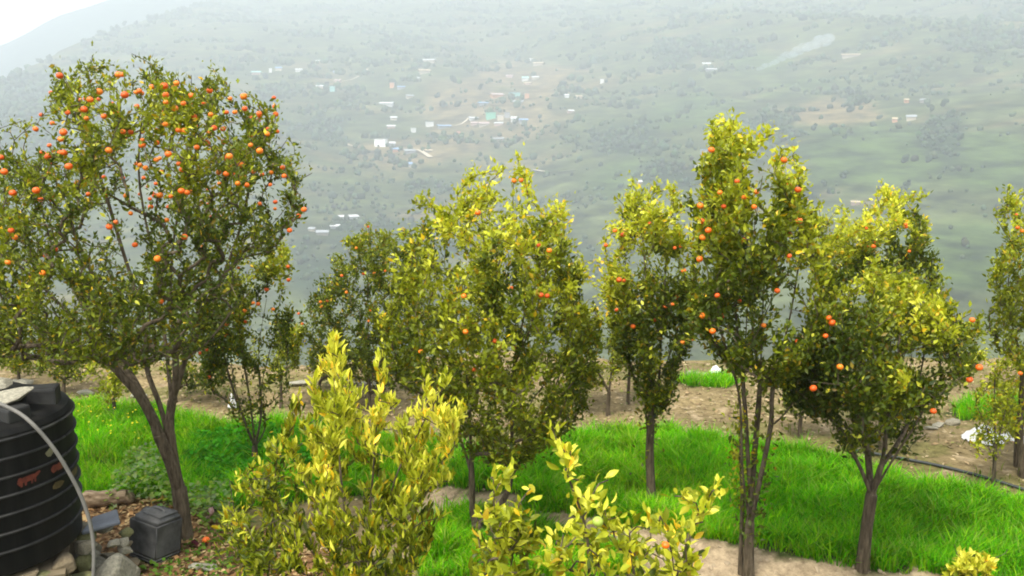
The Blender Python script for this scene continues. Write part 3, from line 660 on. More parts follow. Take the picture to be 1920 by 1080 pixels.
# ---- the big old tree on the left
b = G(345, 1008)
OA = [(112,142),(186,172),(169,187),(127,211),(158,205),(195,218),(218,214),(162,222),(67,242),(119,248),(114,261),(120,286),(204,282),(113,287),(154,303),(129,312),(91,326),(90,293),(24,362),(76,374),(68,357),(8,322),(2,295),(21,432),(28,445),(103,467),(86,480),(15,492),(80,512),(230,140),(222,140),(285,163),(331,156),(327,166),(308,161),(311,178),(234,178),(311,192),(328,203),(344,194),(308,211),(320,220),(333,233),(334,244),(310,233),(345,246),(359,180),(393,170),(395,215),(364,219),(418,242),(457,181),(459,204),(486,213),(503,242),(501,251),(517,214),(470,272),(267,272),(294,268),(245,248),(231,247),(293,300),(316,289),(335,307),(273,315),(342,318),(340,358),(351,361),(410,323),(424,326),(443,327),(463,347),(446,344),(402,240),(430,293),(530,314),(533,330),(560,405),(570,393),(543,432),(382,463),(302,565),(253,459),(346,444),(295,485),(237,367),(205,425),(245,400),(388,268),(420,266),(487,283),(451,308),(369,276),(300,366)]
citrus('orange_tree', 'largest orange tree beside the black tank, laden with many small oranges', 'tree', b,
  [(-160, 560), (-140, 380), (-60, 290), (0, 255), (60, 235), (100, 200), (105, 130), (170, 105), (240, 110), (290, 108), (330, 150), (400, 140), (440, 175), (515, 215), (545, 285), (585, 340), (580, 410), (540, 450), (520, 490), (420, 500), (400, 600), (370, 680), (330, 700), (300, 660), (240, 690), (160, 690), (60, 670), (-40, 690), (-120, 660)],
  [[B0(), (338, 930, 0), (325, 860, 0), (318, 800, 0), (322, 740, .05)],
   [(336, 925, 0), (320, 868, -.05), (294, 808, -.09), (262, 745, -.15), (215, 690, -.2), (150, 610, -.3), (60, 520, -.4), (-30, 440, -.4)],
   [(318, 830, 0), (300, 760, .1), (275, 690, .15), (270, 600, .2), (230, 470, .2), (190, 340, .1), (140, 210, 0)],
   [(322, 760, .05), (345, 680, .1), (380, 580, 0), (440, 490, -.1), (520, 410, -.1), (560, 350, 0)],
   [(320, 790, .03), (330, 690, -.1), (320, 560, -.2), (330, 420, -.25), (370, 290, -.2), (400, 190, -.1)],
   [(322, 760, .05), (310, 640, .3), (290, 500, .5), (260, 330, .5), (270, 190, .3)],
   [(300, 810, -.08), (240, 700, .2), (160, 580, .4), (90, 440, .4), (70, 320, .2)],
   [(345, 680, .1), (400, 560, .4), (450, 430, .5), (480, 280, .3)],
   [(275, 690, .15), (200, 560, -.4), (140, 440, -.5), (120, 300, -.4)]],
  1000, 12, 1, thin=.98, extra=([(-120, 420), (60, 420), (180, 520), (300, 560), (470, 480), (480, 540), (400, 640), (330, 690), (240, 690), (100, 680), (-120, 660)], 420), pal=(.6, .35, .03, .02), top=.36, Lsz=.054, r_base=.054, oranges=OA, n_leaf_parts=160, shell=.4, depth=1.25, clump=.13, osz=.0195)
_g = np.random.default_rng(8)
for _k in range(110):
    _x = _g.uniform(70, 520); _y = _g.uniform(170, 420)
    _r = bpy.data.objects['orange_tree']; _q = P(_x, _y, _r.location.y + _g.uniform(-.6, .9)) - np.array(_r.location); _s = _g.uniform(.013, .019)
    link('orange', random.choice(ORANGES), _r, _q, (_g.uniform(-.4, .4), _g.uniform(-.4, .4), 0), (_s, _s, _s))
# ---- the tree behind it with many thin stems
b = G(478, 880)
citrus('orange_tree', 'slender many stemmed orange tree just right of the largest tree, small oranges high up', 'tree', b,
  [(380, 720), (370, 600), (420, 520), (480, 470), (530, 450), (550, 520), (545, 640), (540, 740), (500, 780), (420, 790)],
  [[B0(), (478, 855, 0), (478, 838, 0)], [(478, 838, 0), (455, 780, 0), (428, 700, 0), (410, 620, 0)], [(478, 838, 0), (470, 760, .1), (455, 660, .1), (450, 560, .1)], [(478, 838, 0), (490, 770, -.1), (485, 660, -.1), (500, 560, 0)], [(478, 838, 0), (497, 800, 0), (490, 730, 0), (510, 640, .1), (530, 540, 0)], [(478, 838, 0), (462, 800, -.15), (440, 720, -.2), (430, 650, -.2)]],
  200, 15, 2, pal=(.66, .28, .04, .02), top=.5, Lsz=.06, r_base=.024, oranges=[(x, y) for x, y in [(425,609),(413,620),(459,582),(457,590),(475,568),(484,570),(512,580),(460,603),(388,656),(375,662),(392,707),(437,588),(373,612),(540,500),(541,525),(500,543),(447,502),(425,630)]], n_leaf_parts=40, depth=.5)
# ---- hedge like tree, middle distance
b = G(690, 765)
citrus('orange_tree', 'dark rounded orange tree in the middle distance left of the central tree', 'tree', b,
  [(560, 600), (590, 520), (630, 470), (680, 420), (740, 430), (800, 450), (830, 600), (800, 720), (700, 735), (620, 690), (575, 650)],
  [[B0(), (690, 735, 0), (692, 715, 0)], [(692, 715, 0), (640, 640, -.1), (610, 570, 0)], [(692, 715, 0), (690, 620, .2), (690, 500, .2)], [(692, 715, 0), (740, 620, 0), (760, 520, 0)]],
  340, 18, 3, lobe=.2, pal=(.55, .35, .06, .04), top=.42, Lsz=.064, r_base=.03, oranges=[(641,517),(640,532),(650,548),(682,513),(702,512),(695,582),(691,602),(614,564),(601,566),(668,465),(690,425),(722,508),(560,588),(567,607),(603,575)], depth=.7, n_leaf_parts=0)
# ---- central tree
b = G(905, 1005)
citrus('orange_tree', 'broad central orange tree on two stems with a pair of oranges at its top', 'tree', b,
  [(705, 640), (730, 500), (770, 420), (800, 390), (850, 400), (870, 340), (920, 315), (985, 335), (1000, 400), (1050, 380), (1070, 440), (1100, 520), (1140, 600), (1130, 720), (1090, 800), (1040, 850), (960, 890), (880, 870), (800, 760), (730, 720)],
  [[B0(), (893, 985, 0), (886, 960, 0)], [(886, 960, 0), (884, 880, -.05), (880, 780, -.05), (870, 680, -.1), (830, 560, -.1), (800, 460, 0)], [(893, 985, 0), (935, 950, .05), (957, 900, .1), (960, 780, .1), (962, 690, .1), (985, 560, .1), (960, 400, .1)],
   [(884, 880, -.05), (830, 740, .2), (770, 620, .2), (750, 520, .1)], [(957, 900, .1), (1010, 800, 0), (1050, 700, 0), (1080, 580, 0)], [(960, 780, .1), (930, 640, .3), (910, 480, .3), (900, 370, .1)], [(880, 780, -.05), (920, 650, -.35), (930, 520, -.35), (960, 420, -.2)], [(962, 690, .1), (1000, 600, -.3), (1030, 480, -.2)]],
  600, 17, 4, lobe=.2, pal=(.5, .4, .06, .04), top=.9, Lsz=.062, r_base=.034, tips=[(972, 290, 0), (940, 320, 0), (1062, 385, 0), (1045, 400, 0), (1075, 460, 0), (880, 335, 0), (800, 375, 0), (780, 385, 0), (910, 325, 0)],
  oranges=[(964,339),(977,338),(896,399),(923,469),(1014,553),(1026,555),(886,609),(873,622),(928,639),(963,652),(789,659),(888,693),(1010,460),(960,540),(870,555),(905,478),(1030,470),(912,705)], n_leaf_parts=140, depth=.95, shell=.1)
# ---- yellowish tree behind, right of the centre
b = G(1140, 780)
citrus('orange_tree', 'small yellowish orange tree squeezed between the central and narrow trees', 'tree', b,
  [(1060, 500), (1085, 470), (1120, 500), (1170, 560), (1180, 650), (1160, 720), (1090, 740), (1050, 700), (1040, 600)],
  [[B0(), (1140, 760, 0), (1142, 735, 0)], [(1142, 735, 0), (1100, 650, 0), (1085, 560, 0)], [(1142, 735, 0), (1150, 650, 0), (1140, 570, 0)]],
  90, 15, 5, pal=(.4, .35, .12, .13), top=.7, Lsz=.062, r_base=.02, depth=.45)
# ---- narrow tree
b = G(1222, 955)
citrus('orange_tree', 'narrow upright orange tree whose single trunk is wrapped in small leaves', 'tree', b,
  [(1125, 560), (1125, 470), (1160, 390), (1180, 360), (1240, 370), (1265, 360), (1280, 430), (1310, 500), (1310, 620), (1290, 680), (1260, 760), (1225, 800), (1190, 720), (1150, 640)],
  [[B0(), (1220, 900, 0), (1218, 850, 0), (1220, 800, 0), (1222, 760, 0)], [(1218, 850, 0), (1210, 760, .05), (1205, 680, .05), (1180, 580, 0), (1160, 480, 0)], [(1220, 800, 0), (1235, 720, 0), (1240, 620, 0), (1250, 480, .1)], [(1222, 760, 0), (1215, 640, -.2), (1210, 500, -.2), (1200, 400, 0)], [(1235, 720, 0), (1270, 620, .1), (1290, 520, 0)]],
  280, 17, 6, pal=(.63, .29, .05, .03), top=.95, Lsz=.06, r_base=.033, tips=[(1182, 345, 0), (1188, 350, 0), (1231, 345, 0), (1155, 370, 0), (1262, 375, 0)],
  oranges=[(1218,419),(1153,433),(1168,440),(1136,460),(1161,525),(1170,526),(1156,581),(1187,612),(1228,600),(1247,576),(1261,571),(1269,558),(1265,465),(1276,462),(1297,636),(1280,642),(1313,486),(1314,480),(1282,508)], n_leaf_parts=70, depth=.55, skirt=420)
# ---- tallest tree right of centre
b = G(1403, 1085)
citrus('orange_tree', 'tallest orange tree right of centre with stems rising in a tight bundle', 'tree', b,
  [(1285, 600), (1290, 500), (1310, 420), (1320, 330), (1345, 240), (1370, 225), (1395, 270), (1440, 260), (1470, 290), (1505, 320), (1500, 380), (1545, 420), (1560, 520), (1570, 620), (1530, 700), (1450, 745), (1380, 720), (1330, 660)],
  [[B0(), (1405, 1000, 0), (1408, 950, 0)], [(1408, 950, 0), (1402, 850, 0), (1395, 740, 0), (1385, 640, 0), (1370, 500, 0), (1350, 340, 0)], [(1408, 950, 0), (1415, 850, .1), (1425, 720, .1), (1430, 580, .15), (1440, 400, .1)], [(1406, 990, 0), (1425, 900, -.1), (1445, 800, -.1), (1450, 720, -.1), (1480, 600, -.1), (1500, 480, 0)], [(1406, 990, 0), (1392, 880, -.1), (1388, 760, -.1), (1370, 680, -.15), (1330, 560, -.1)],
   [(1445, 800, -.1), (1480, 765, 0), (1520, 690, 0), (1540, 580, 0)], [(1425, 720, .1), (1410, 600, .35), (1400, 450, .3), (1385, 300, .1)], [(1395, 740, 0), (1400, 600, -.35), (1410, 460, -.35), (1430, 330, -.1)]],
  470, 17, 7, pal=(.64, .29, .045, .025), top=.85, Lsz=.06, r_base=.031, tips=[(1355, 225, 0), (1375, 225, 0), (1350, 250, 0), (1440, 245, 0), (1425, 265, 0), (1452, 250, 0), (1490, 285, 0), (1310, 320, 0), (1288, 370, 0), (1295, 385, 0)],
  oranges=[(1334,281),(1382,340),(1350,361),(1357,387),(1395,370),(1394,384),(1414,388),(1418,360),(1479,347),(1496,356),(1470,300),(1313,386),(1316,415),(1328,432),(1318,445),(1395,450),(1479,440),(1498,414),(1312,486),(1372,514),(1386,564),(1345,554),(1357,592),(1317,592),(1457,545),(1336,621),(1480,480),(1432,610)], n_leaf_parts=150, depth=.8, shell=.1, skirt=420, yel_at=[(1450, 310, 42)])
# ---- thin sapling close against its trunk
b = G(1388, 1078)
citrus('citrus_sapling', 'thin dark bare stemmed sapling hugging the trunk of the tallest orange tree', 'tree', b,
  [(1370, 800), (1385, 740), (1400, 780), (1398, 900), (1385, 960), (1372, 880)], [[B0(), (1390, 1000, 0), (1392, 930, 0), (1388, 850, 0), (1386, 790, 0)]],
  10, 9, 8, pal=(.3, .35, .15, .2), top=.5, Lsz=.05, r_base=.013, depth=.12, group=None)
# ---- vase shaped tree on the right
b = G(1617, 1066)
citrus('orange_tree', 'dark vase shaped orange tree on the right with a bare forked trunk', 'tree', b,
  [(1470, 740), (1490, 640), (1540, 590), (1590, 540), (1630, 500), (1690, 505), (1770, 530), (1790, 600), (1850, 620), (1845, 690), (1800, 770), (1730, 830), (1690, 870), (1640, 830), (1590, 850), (1530, 800)],
  [[B0(), (1625, 990, 0), (1634, 930, 0)], [(1634, 930, 0), (1610, 870, 0), (1580, 820, 0), (1545, 740, 0), (1530, 660, 0)], [(1634, 930, 0), (1628, 860, .1), (1622, 780, .1), (1610, 660, .1)], [(1634, 930, 0), (1655, 860, 0), (1665, 770, 0), (1670, 640, 0)], [(1634, 930, 0), (1675, 860, -.1), (1720, 790, -.1), (1770, 700, -.05), (1810, 640, 0)], [(1655, 870, 0), (1700, 800, .3), (1730, 680, .3), (1740, 580, .2)], [(1628, 860, .1), (1600, 740, -.4), (1590, 640, -.35)], [(1665, 800, 0), (1680, 700, -.45), (1690, 600, -.35)]],
  480, 18, 9, pal=(.8, .18, .01, .01), top=.5, Lsz=.058, r_base=.037, oranges=[(1554,596),(1560,605),(1548,630),(1575,688),(1525,728),(1750,771),(1605,725),(1823,600),(1836,689),(1818,712),(1495,640)], n_leaf_parts=120, depth=.85, shell=.15, yel_at=[(1640, 545, 60), (1700, 560, 40), (1600, 655, 22)])
# ---- tree behind it
b = G(1655, 842)
citrus('orange_tree', 'orange tree rising behind the vase shaped tree with a bright yellow tip', 'tree', b,
  [(1520, 560), (1530, 430), (1570, 395), (1620, 400), (1660, 370), (1690, 380), (1725, 385), (1745, 430), (1765, 500), (1765, 600), (1700, 680), (1560, 660)],
  [[B0(), (1655, 800, 0), (1655, 760, 0)], [(1655, 760, 0), (1600, 640, 0), (1570, 500, 0)], [(1655, 760, 0), (1650, 600, .2), (1640, 450, .2)], [(1655, 760, 0), (1700, 620, 0), (1720, 480, 0)]],
  320, 17, 10, pal=(.64, .28, .05, .03), top=.95, Lsz=.066, r_base=.034, tips=[(1655, 345, 0), (1660, 355, 0), (1728, 365, 0), (1535, 375, 0), (1622, 380, 0), (1570, 385, 0), (1690, 360, 0)],
  oranges=[(1630,462),(1638,462),(1641,455),(1698,421),(1705,471),(1703,484),(1624,428),(1640,505),(1698,425)], depth=.75, n_leaf_parts=40, yel_at=[(1665, 365, 30), (1580, 410, 30)])
# ---- tree cut by the right edge
b = G(1916, 895)
citrus('orange_tree', 'sparse orange tree cut by the right edge of the view', 'tree', b,
  [(1850, 580), (1868, 480), (1885, 365), (1960, 330), (2060, 400), (2100, 560), (2040, 700), (1960, 720), (1890, 700), (1850, 630)],
  [[B0(), (1914, 840, 0), (1912, 780, 0)], [(1912, 780, 0), (1915, 680, 0), (1890, 560, 0), (1905, 400, 0)], [(1912, 780, 0), (1940, 660, 0), (1960, 500, 0)], [(1912, 780, 0), (1985, 640, .1), (2020, 480, 0)]],
  260, 16, 11, lobe=.2, pal=(.38, .38, .12, .12), top=.7, Lsz=.062, r_base=.026, tips=[(1890, 352, 0), (1870, 515, 0), (1890, 370, 0), (1862, 530, 0)], oranges=[(1905,403),(1908,427),(1916,433),(1913,700)], depth=.7)
# ---- small yellow sapling on the right
b = G(1862, 926)
citrus('citrus_sapling', 'small sparse yellow leaved tree standing by the black pipe on the right', 'tree', b,
  [(1820, 850), (1830, 740), (1850, 660), (1880, 640), (1900, 700), (1905, 800), (1890, 860), (1850, 870)],
  [[B0(), (1864, 880, 0), (1866, 830, 0), (1864, 760, 0), (1866, 690, 0)], [(1865, 850, 0), (1878, 800, 0), (1892, 740, 0)], [(1865, 840, 0), (1845, 790, 0), (1830, 760, 0)]],
  48, 10, 12, pal=(.25, .35, .15, .25), top=.8, Lsz=.055, r_base=.014, depth=.35, group=None)
# ---- background trees along the far edge of the terrace
bgd = [((35, 722), [(-40, 640), (0, 560), (60, 560), (110, 620), (90, 700), (0, 700)], 'background orange tree with bare thin trunk behind the black tank', 101, (.55, .3, .08, .07)),
       ((215, 790), [(150, 700), (190, 640), (240, 640), (260, 720), (200, 760)], 'little sapling standing in the green grass under the largest tree', 102, (.45, .3, .1, .15)),
       ((527, 765), [(470, 650), (520, 600), (570, 610), (560, 690), (510, 720)], 'background orange tree with thin trunk beyond the many stemmed tree', 103, (.5, .33, .1, .07)),
       ((1500, 822), [(1450, 740), (1480, 650), (1540, 640), (1560, 740), (1500, 790)], 'low dark orange tree hidden between the tallest and the vase shaped tree', 105, (.7, .25, .03, .02)),
       ((1178, 758), [(1130, 660), (1160, 600), (1210, 600), (1230, 680), (1180, 710)], 'background orange tree on slim stems behind the narrow tree', 106, (.6, .3, .05, .05)),
       ((600, 738), [(560, 690), (590, 640), (650, 630), (690, 680), (640, 720)], 'low green bush at the terrace edge before the valley', 107, (.55, .35, .08, .02)),
       ((1905, 875), [(1850, 790), (1880, 700), (1940, 690), (1960, 790), (1900, 830)], 'yellow leaved sapling beside the white plastic sheets at the right edge', 109, (.25, .3, .2, .25)),
       ((330, 755), [(290, 700), (330, 640), (420, 640), (430, 720), (350, 740)], 'low orange tree seen under the branches of the largest tree', 110, (.6, .3, .06, .04)),
       ((120, 735), [(60, 690), (110, 640), (180, 650), (190, 710), (120, 725)], 'low background bush above the lid of the black tank', 111, (.6, .3, .06, .04))]
for (bp_, ol, lab, sd_, pl) in bgd:
    b = G(*bp_); cx_ = sum(x for x, y in ol) / len(ol); cy_ = sum(y for x, y in ol) / len(ol)
    citrus('orange_tree' if 'orange' in lab else 'citrus_sapling', lab, 'tree', b, ol, [[B0(), (bp_[0], bp_[1] - 22, 0), ((bp_[0] + cx_) / 2, (bp_[1] + cy_) / 2, 0)]], 55, 12, sd_, pal=pl, top=.4, Lsz=.066, r_base=.017, depth=.4)

# ------------------------------------------------------------------ leafy young citrus in front
def near_base(x, Yd): X = (x - 960) / FPX * Yd * 1.0; return np.array([X, Yd, float(near_z(np.array([X]), np.array([Yd]))[0])])
b = near_base(715, 3.7)
citrus('citrus_bush', 'bright yellow leaved young citrus bush in the front centre', 'bush', b,
  [(530, 1000), (560, 900), (540, 810), (580, 760), (600, 680), (625, 640), (660, 700), (700, 740), (740, 770), (790, 740), (835, 720), (865, 775), (850, 860), (835, 960), (830, 1080), (700, 1120), (540, 1100)],
  [[B0(), (715, 1250, 0), (712, 1160, 0)], [(712, 1160, 0), (660, 1020, 0), (640, 900, 0), (630, 760, 0), (622, 650, 0)], [(712, 1160, 0), (720, 1020, 0), (740, 900, 0), (790, 800, 0), (835, 720, 0)], [(712, 1160, 0), (690, 1040, .1), (700, 880, .1), (712, 720, .1)], [(660, 1020, 0), (590, 940, 0), (550, 860, 0)], [(720, 1020, 0), (790, 940, .1), (840, 830, .1)]],
  215, 20, 21, pal=(.25, .45, .2, .1), top=1.0, young=.97, Lsz=.047, r_base=.02, big=True, n_leaf_parts=300, depth=.5, group='young citrus bushes in the foreground', upright=1.3, clump=.05, wid=.75,
  tips=[(622, 635, 0), (620, 660, 0), (600, 680, 0), (640, 690, 0), (650, 720, 0), (713, 672, 0), (712, 700, 0), (838, 700, 0), (836, 725, 0), (800, 720, 0), (802, 740, 0), (560, 755, 0), (555, 765, 0), (868, 765, 0), (860, 780, 0), (600, 750, 0), (585, 740, 0), (530, 805, 0), (540, 815, 0), (745, 755, -.1), (690, 800, -.2), (600, 830, -.2), (625, 840, -.2), (780, 790, -.1), (650, 790, -.2), (830, 790, -.1), (600, 890, -.25), (580, 930, -.2), (700, 850, -.25), (760, 850, -.2)],
  yel_at=[(622, 690, 60), (713, 700, 30), (820, 770, 70), (700, 800, 70), (600, 860, 60)])
b = near_base(500, 4.1)
citrus('citrus_bush', 'olive and yellow citrus bush with narrow curled leaves left of the bright yellow bush', 'bush', b,
  [(400, 1000), (425, 930), (460, 870), (520, 830), (550, 850), (560, 950), (550, 1090), (420, 1090)],
  [[B0(), (500, 1180, 0), (500, 1110, 0)], [(500, 1110, 0), (450, 1000, 0), (430, 900, 0)], [(500, 1110, 0), (510, 980, 0), (520, 840, 0)], [(500, 1110, 0), (545, 1000, 0), (560, 880, 0)]],
  75, 14, 22, pal=(.38, .42, .08, .12), top=.5, Lsz=.048, r_base=.016, big=True, n_leaf_parts=240, depth=.4, group='young citrus bushes in the foreground', upright=.5, clump=.08, wid=.75)
b = near_base(1150, 2.3)
citrus('citrus_bush', 'pale leaved citrus bush closest to the camera at bottom centre bearing unripe green fruit', 'bush', b,
  [(1000, 1110), (1020, 1040), (1050, 1000), (1090, 950), (1130, 940), (1180, 1000), (1230, 980), (1300, 940), (1340, 970), (1330, 1040), (1310, 1110)],
  [[B0(), (1150, 1500, 0), (1150, 1300, 0)], [(1150, 1300, 0), (1110, 1150, 0), (1100, 1000, 0), (1060, 880, 0)], [(1150, 1300, 0), (1190, 1150, 0), (1180, 1000, 0)], [(1150, 1300, 0), (1240, 1150, 0), (1310, 960, 0)]],
  40, 9, 23, pal=(.2, .3, .35, .15), top=.4, Lsz=.037, r_base=.01, big=True, n_leaf_parts=260, depth=.25, group='young citrus bushes in the foreground', upright=.5, clump=.055, wid=1.1,
  tips=[(1035, 800, .05), (1045, 830, .05), (1070, 845, 0), (1065, 880, 0), (1085, 900, 0), (1110, 930, -.05), (1140, 900, 0), (1330, 930, 0), (1345, 915, 0), (1290, 940, 0), (1265, 930, 0), (1225, 970, 0), (1100, 960, 0), (1080, 1000, 0), (1130, 980, -.1), (1190, 1040, -.1)], yel_at=[(1140, 900, 30), (1070, 870, 30), (1345, 920, 25)])
fb_ = bpy.data.objects['citrus_bush.002']
for x, y, s in [(1121, 978, .0145), (1248, 1022, .010)]:
    link('unripe_fruit', LIME if s > .012 else ORANGE, fb_, P(x, y, 2.12) - np.array(fb_.location), (.2, .1, 0), (s, s, s))
b = near_base(930, 2.6)
citrus('citrus_bush', 'pale leaved low citrus bush in front of the stems of the central tree', 'bush', b,
  [(870, 1090), (890, 1000), (920, 930), (960, 930), (990, 1000), (1010, 1090)],
  [[B0(), (940, 1400, 0), (940, 1200, 0)], [(940, 1200, 0), (930, 1050, 0), (925, 900, 0)], [(940, 1200, 0), (960, 1050, 0), (970, 960, 0)]],
  36, 9, 24, pal=(.2, .35, .32, .13), top=.4, Lsz=.039, r_base=.009, big=True, n_leaf_parts=160, depth=.22, group='young citrus bushes in the foreground', upright=.5, clump=.055, wid=1.1,
  tips=[(925, 895, 0), (945, 890, 0), (955, 900, 0), (995, 915, 0), (900, 960, 0), (970, 985, -.05)])
b = G(1825, 1092)
citrus('citrus_bush', 'tuft of golden yellow leaves on dead twigs in the bottom right corner', 'bush', b,
  [(1760, 1090), (1790, 1060), (1820, 1040), (1855, 1045), (1860, 1090)], [[B0(), (1822, 1080, 0), (1820, 1065, 0)], [(1820, 1065, 0), (1795, 1040, 0), (1790, 1020, 0)], [(1820, 1065, 0), (1880, 1040, 0), (1888, 1030, 0)]],
  22, 12, 25, pal=(.02, .08, .2, .7), top=.9, Lsz=.065, r_base=.012, big=True, n_leaf_parts=120, depth=.15, group='young citrus bushes in the foreground', upright=.6, clump=.06)

# ------------------------------------------------------------------ grass, weeds, litter
def scatter(poly, n, g):
    lo, hi = poly.min(0), poly.max(0); q = g.uniform(lo, hi, (n, 2)); return q[inpoly(q[:, 0], q[:, 1], poly)]
def blades(name, pts, g, h, wd, cols, lean=.55, kind='stuff'):
    N = len(pts); X, Yv = pts[:, 0], pts[:, 1]; z = near_z(X, Yv) - .02
    clump = fbm(X / .16, Yv / .16, 111, 3); H = h * (.3 + 1.3 * clump) * g.uniform(.45, 1.25, N)
    a = g.uniform(0, 2 * np.pi, N); ld = np.stack([np.cos(a), np.sin(a)], -1) * (lean * H * g.uniform(.1, 2.0, N))[:, None] + np.stack([(fbm(X / .4, Yv / .4, 115) - .47), (fbm(X / .4, Yv / .4, 119) - .47)], -1) * H[:, None] * .22
    b2 = a + np.pi / 2 + g.normal(0, .6, N); s = np.stack([np.cos(b2), np.sin(b2), np.zeros(N)], -1) * wd * g.uniform(.7, 1.3, N)[:, None]
    p0 = np.stack([X, Yv, z], -1); p1 = p0 + np.concatenate([ld * .35, (H * .6)[:, None]], 1); p2 = p0 + np.concatenate([ld, (H * (1 - .18 * g.random(N)))[:, None]], 1)
    V = np.stack([p0 - s * .6, p0 + s * .6, p1 - s, p1 + s, p2], 1).reshape(-1, 3)
    F = (np.array([(0, 1, 3), (0, 3, 2), (2, 3, 4)])[None] + 5 * np.arange(N)[:, None, None]).reshape(-1, 3)
    big_ = sstep(.38, .6, fbm(X / 1.1, Yv / 1.1, 161, 3))[:, None]; c = cols[g.integers(0, len(cols), N)] * (big_ + (1 - big_) * np.array([.78, .96, .9])) * g.uniform(.7, 1.3, (N, 1)) * (.65 + .75 * fbm(X / .5, Yv / .5, 121))[:, None]
    o = link(name, mesh_np(name, V, F, M_GRASS, np.repeat(c, 5, 0))); tag(o, kind=kind); return o
g = np.random.default_rng(5)
GC = np.array([(.16, .45, .004), (.12, .40, .003), (.23, .50, .006), (.08, .30, .003), (.33, .52, .012), (.30, .40, .06)])
q = np.vstack([scatter(GR_R, 200000, g), scatter(GR_L, 160000, g), scatter(GR_F, 26000, g), scatter(GR_B, 5000, g), scatter(GR_C, 2500, g)])
cl = fbm(q[:, 0] / .16, q[:, 1] / .16, 131, 2); q = q[(cl > .34) | (g.random(len(q)) < .25)]
tag(blades('grass', q, g, .175, .0042, GC), 'tall bright green grass growing under the orange trees', 'grass')
# broader darker leaves among the grass on the left
DK_P = gpoly([(330, 900), (370, 830), (470, 815), (580, 830), (600, 880), (480, 900), (400, 920)])
q = scatter(DK_P, 9000, g); N = len(q)
def leafy(name, q, hmax, Ls, cols, label):
    N = len(q); z = near_z(q[:, 0], q[:, 1]) + g.random(N) ** .8 * hmax * (.4 + 1.1 * fbm(q[:, 0] / .2, q[:, 1] / .2, 141, 2))
    p = np.column_stack([q, z]); d = unit(np.column_stack([g.normal(0, 1, (N, 2)), g.uniform(-.1, .9, N)])); nn = unit(g.normal(0, .4, (N, 3)) + np.array([0, 0, 1]))
    V, F, k = leaf_arrays(p, d, nn, Ls * g.uniform(.6, 1.3, N), False, 1.5)
    c = cols[g.integers(0, len(cols), N)] * g.uniform(.7, 1.3, (N, 1))
    o = link(name, mesh_np(name, V, F, M_GRASS, np.repeat(c, k, 0))); tag(o, label, None, None, 'stuff')
leafy('leafy_crop', q, .14, .05, np.array([(.04, .24, .008), (.06, .30, .01), (.09, .34, .02)]), 'dark green leafy plants growing among the grass')
WD = gpoly([(200, 960), (240, 880), (290, 860), (320, 935), (430, 930), (440, 985), (380, 990), (330, 960), (250, 945)])
fl = scatter(gpoly([(130, 850), (300, 850), (300, 800), (140, 790)]), 110, g); fp = np.column_stack([fl, near_z(fl[:, 0], fl[:, 1]) + g.uniform(.12, .24, len(fl))]); fd = unit(np.column_stack([g.normal(0, 1, (len(fl), 2)), g.uniform(.2, 1, len(fl))]))
Vf, Ff, kf = leaf_arrays(fp, fd, unit(g.normal(0, .5, (len(fl), 3)) + np.array([0, 0, 1])), g.uniform(.012, .024, len(fl)), False, 2.2)
tag(link('yellow_blossom', mesh_np('yellow_blossom', Vf, Ff, M_GRASS, np.tile((.75, .62, .03), (len(Vf), 1)))), 'small yellow flowers speckled over the grass behind the tank', None, None, 'stuff')
leafy('weeds', scatter(WD, 5000, g), .2, .045, np.array([(.2, .32, .11), (.26, .34, .17), (.18, .36, .05), (.3, .4, .1)]), 'pale green weeds at the foot of the largest tree')
WD2 = gpoly([(230, 1030), (300, 1000), (420, 990), (480, 1010), (460, 1090), (330, 1095), (270, 1090), (250, 1060)])
leafy('ground_weeds', scatter(WD2, 700, g), .05, .035, np.array([(.09, .2, .02), (.13, .24, .03)]), 'little green weeds creeping over the brown litter')
WD3 = np.array([(-2.4, 3.2), (2.6, 3.2), (2.9, 4.9), (-2.7, 4.9)])
leafy('bank_weeds', scatter(WD3, 7000, g), .12, .05, np.array([(.07, .16, .02), (.1, .2, .03), (.05, .12, .015)]), 'green weeds on the bank under the foreground bushes')
def litter(name, q, Ls, cols, label, lift=.006):
    N = len(q); p = np.column_stack([q, near_z(q[:, 0], q[:, 1]) + lift]); a = g.uniform(0, 6.28, N)
    d = unit(np.column_stack([np.cos(a), np.sin(a), g.uniform(-.1, .4, N)])); nn = unit(g.normal(0, .35, (N, 3)) + np.array([0, 0, 1]))
    V, F, k = leaf_arrays(p, d, nn, Ls * g.uniform(.5, 1.3, N), False, 1.1); c = cols[g.integers(0, len(cols), N)] * g.uniform(.6, 1.3, (N, 1))
    o = link(name, mesh_np(name, V, F, M_DRY, np.repeat(c, k, 0))); tag(o, label, None, None, 'stuff')
BR = np.array([(.30, .17, .07), (.22, .12, .05), (.38, .25, .12), (.15, .085, .04), (.45, .33, .16)])
litter('leaf_litter', scatter(LITTER, 5200, g), .055, BR, 'brown fallen leaves and twigs under the largest tree')
FARB = np.array([(-8, 7.2), (8, 6.0), (9, 11.3), (-9, 11.3)])
q = scatter(FARB, 15000, g); inside = inpoly(q[:, 0], q[:, 1], GR_R) | inpoly(q[:, 0], q[:, 1], GR_L) | inpoly(q[:, 0], q[:, 1], GR_B)
litter('dry_stubble', q[~inside], .05, np.array([(.36, .28, .16), (.3, .22, .12), (.24, .17, .09), (.2, .2, .06), (.4, .32, .19)]), 'dry stubble and leaves over the bare terrace soil')
q = scatter(FARB, 16000, g); tf = fbm(q[:, 0] / .7, q[:, 1] / .25, 151, 3); q = q[tf > .56]; inside = inpoly(q[:, 0], q[:, 1], GR_R) | inpoly(q[:, 0], q[:, 1], GR_L)
blades('dry_grass', q[~inside], g, .10, .004, np.array([(.16, .17, .03), (.25, .22, .07), (.12, .15, .025)]))['label'] = 'thin olive grass patches on the bare terrace'
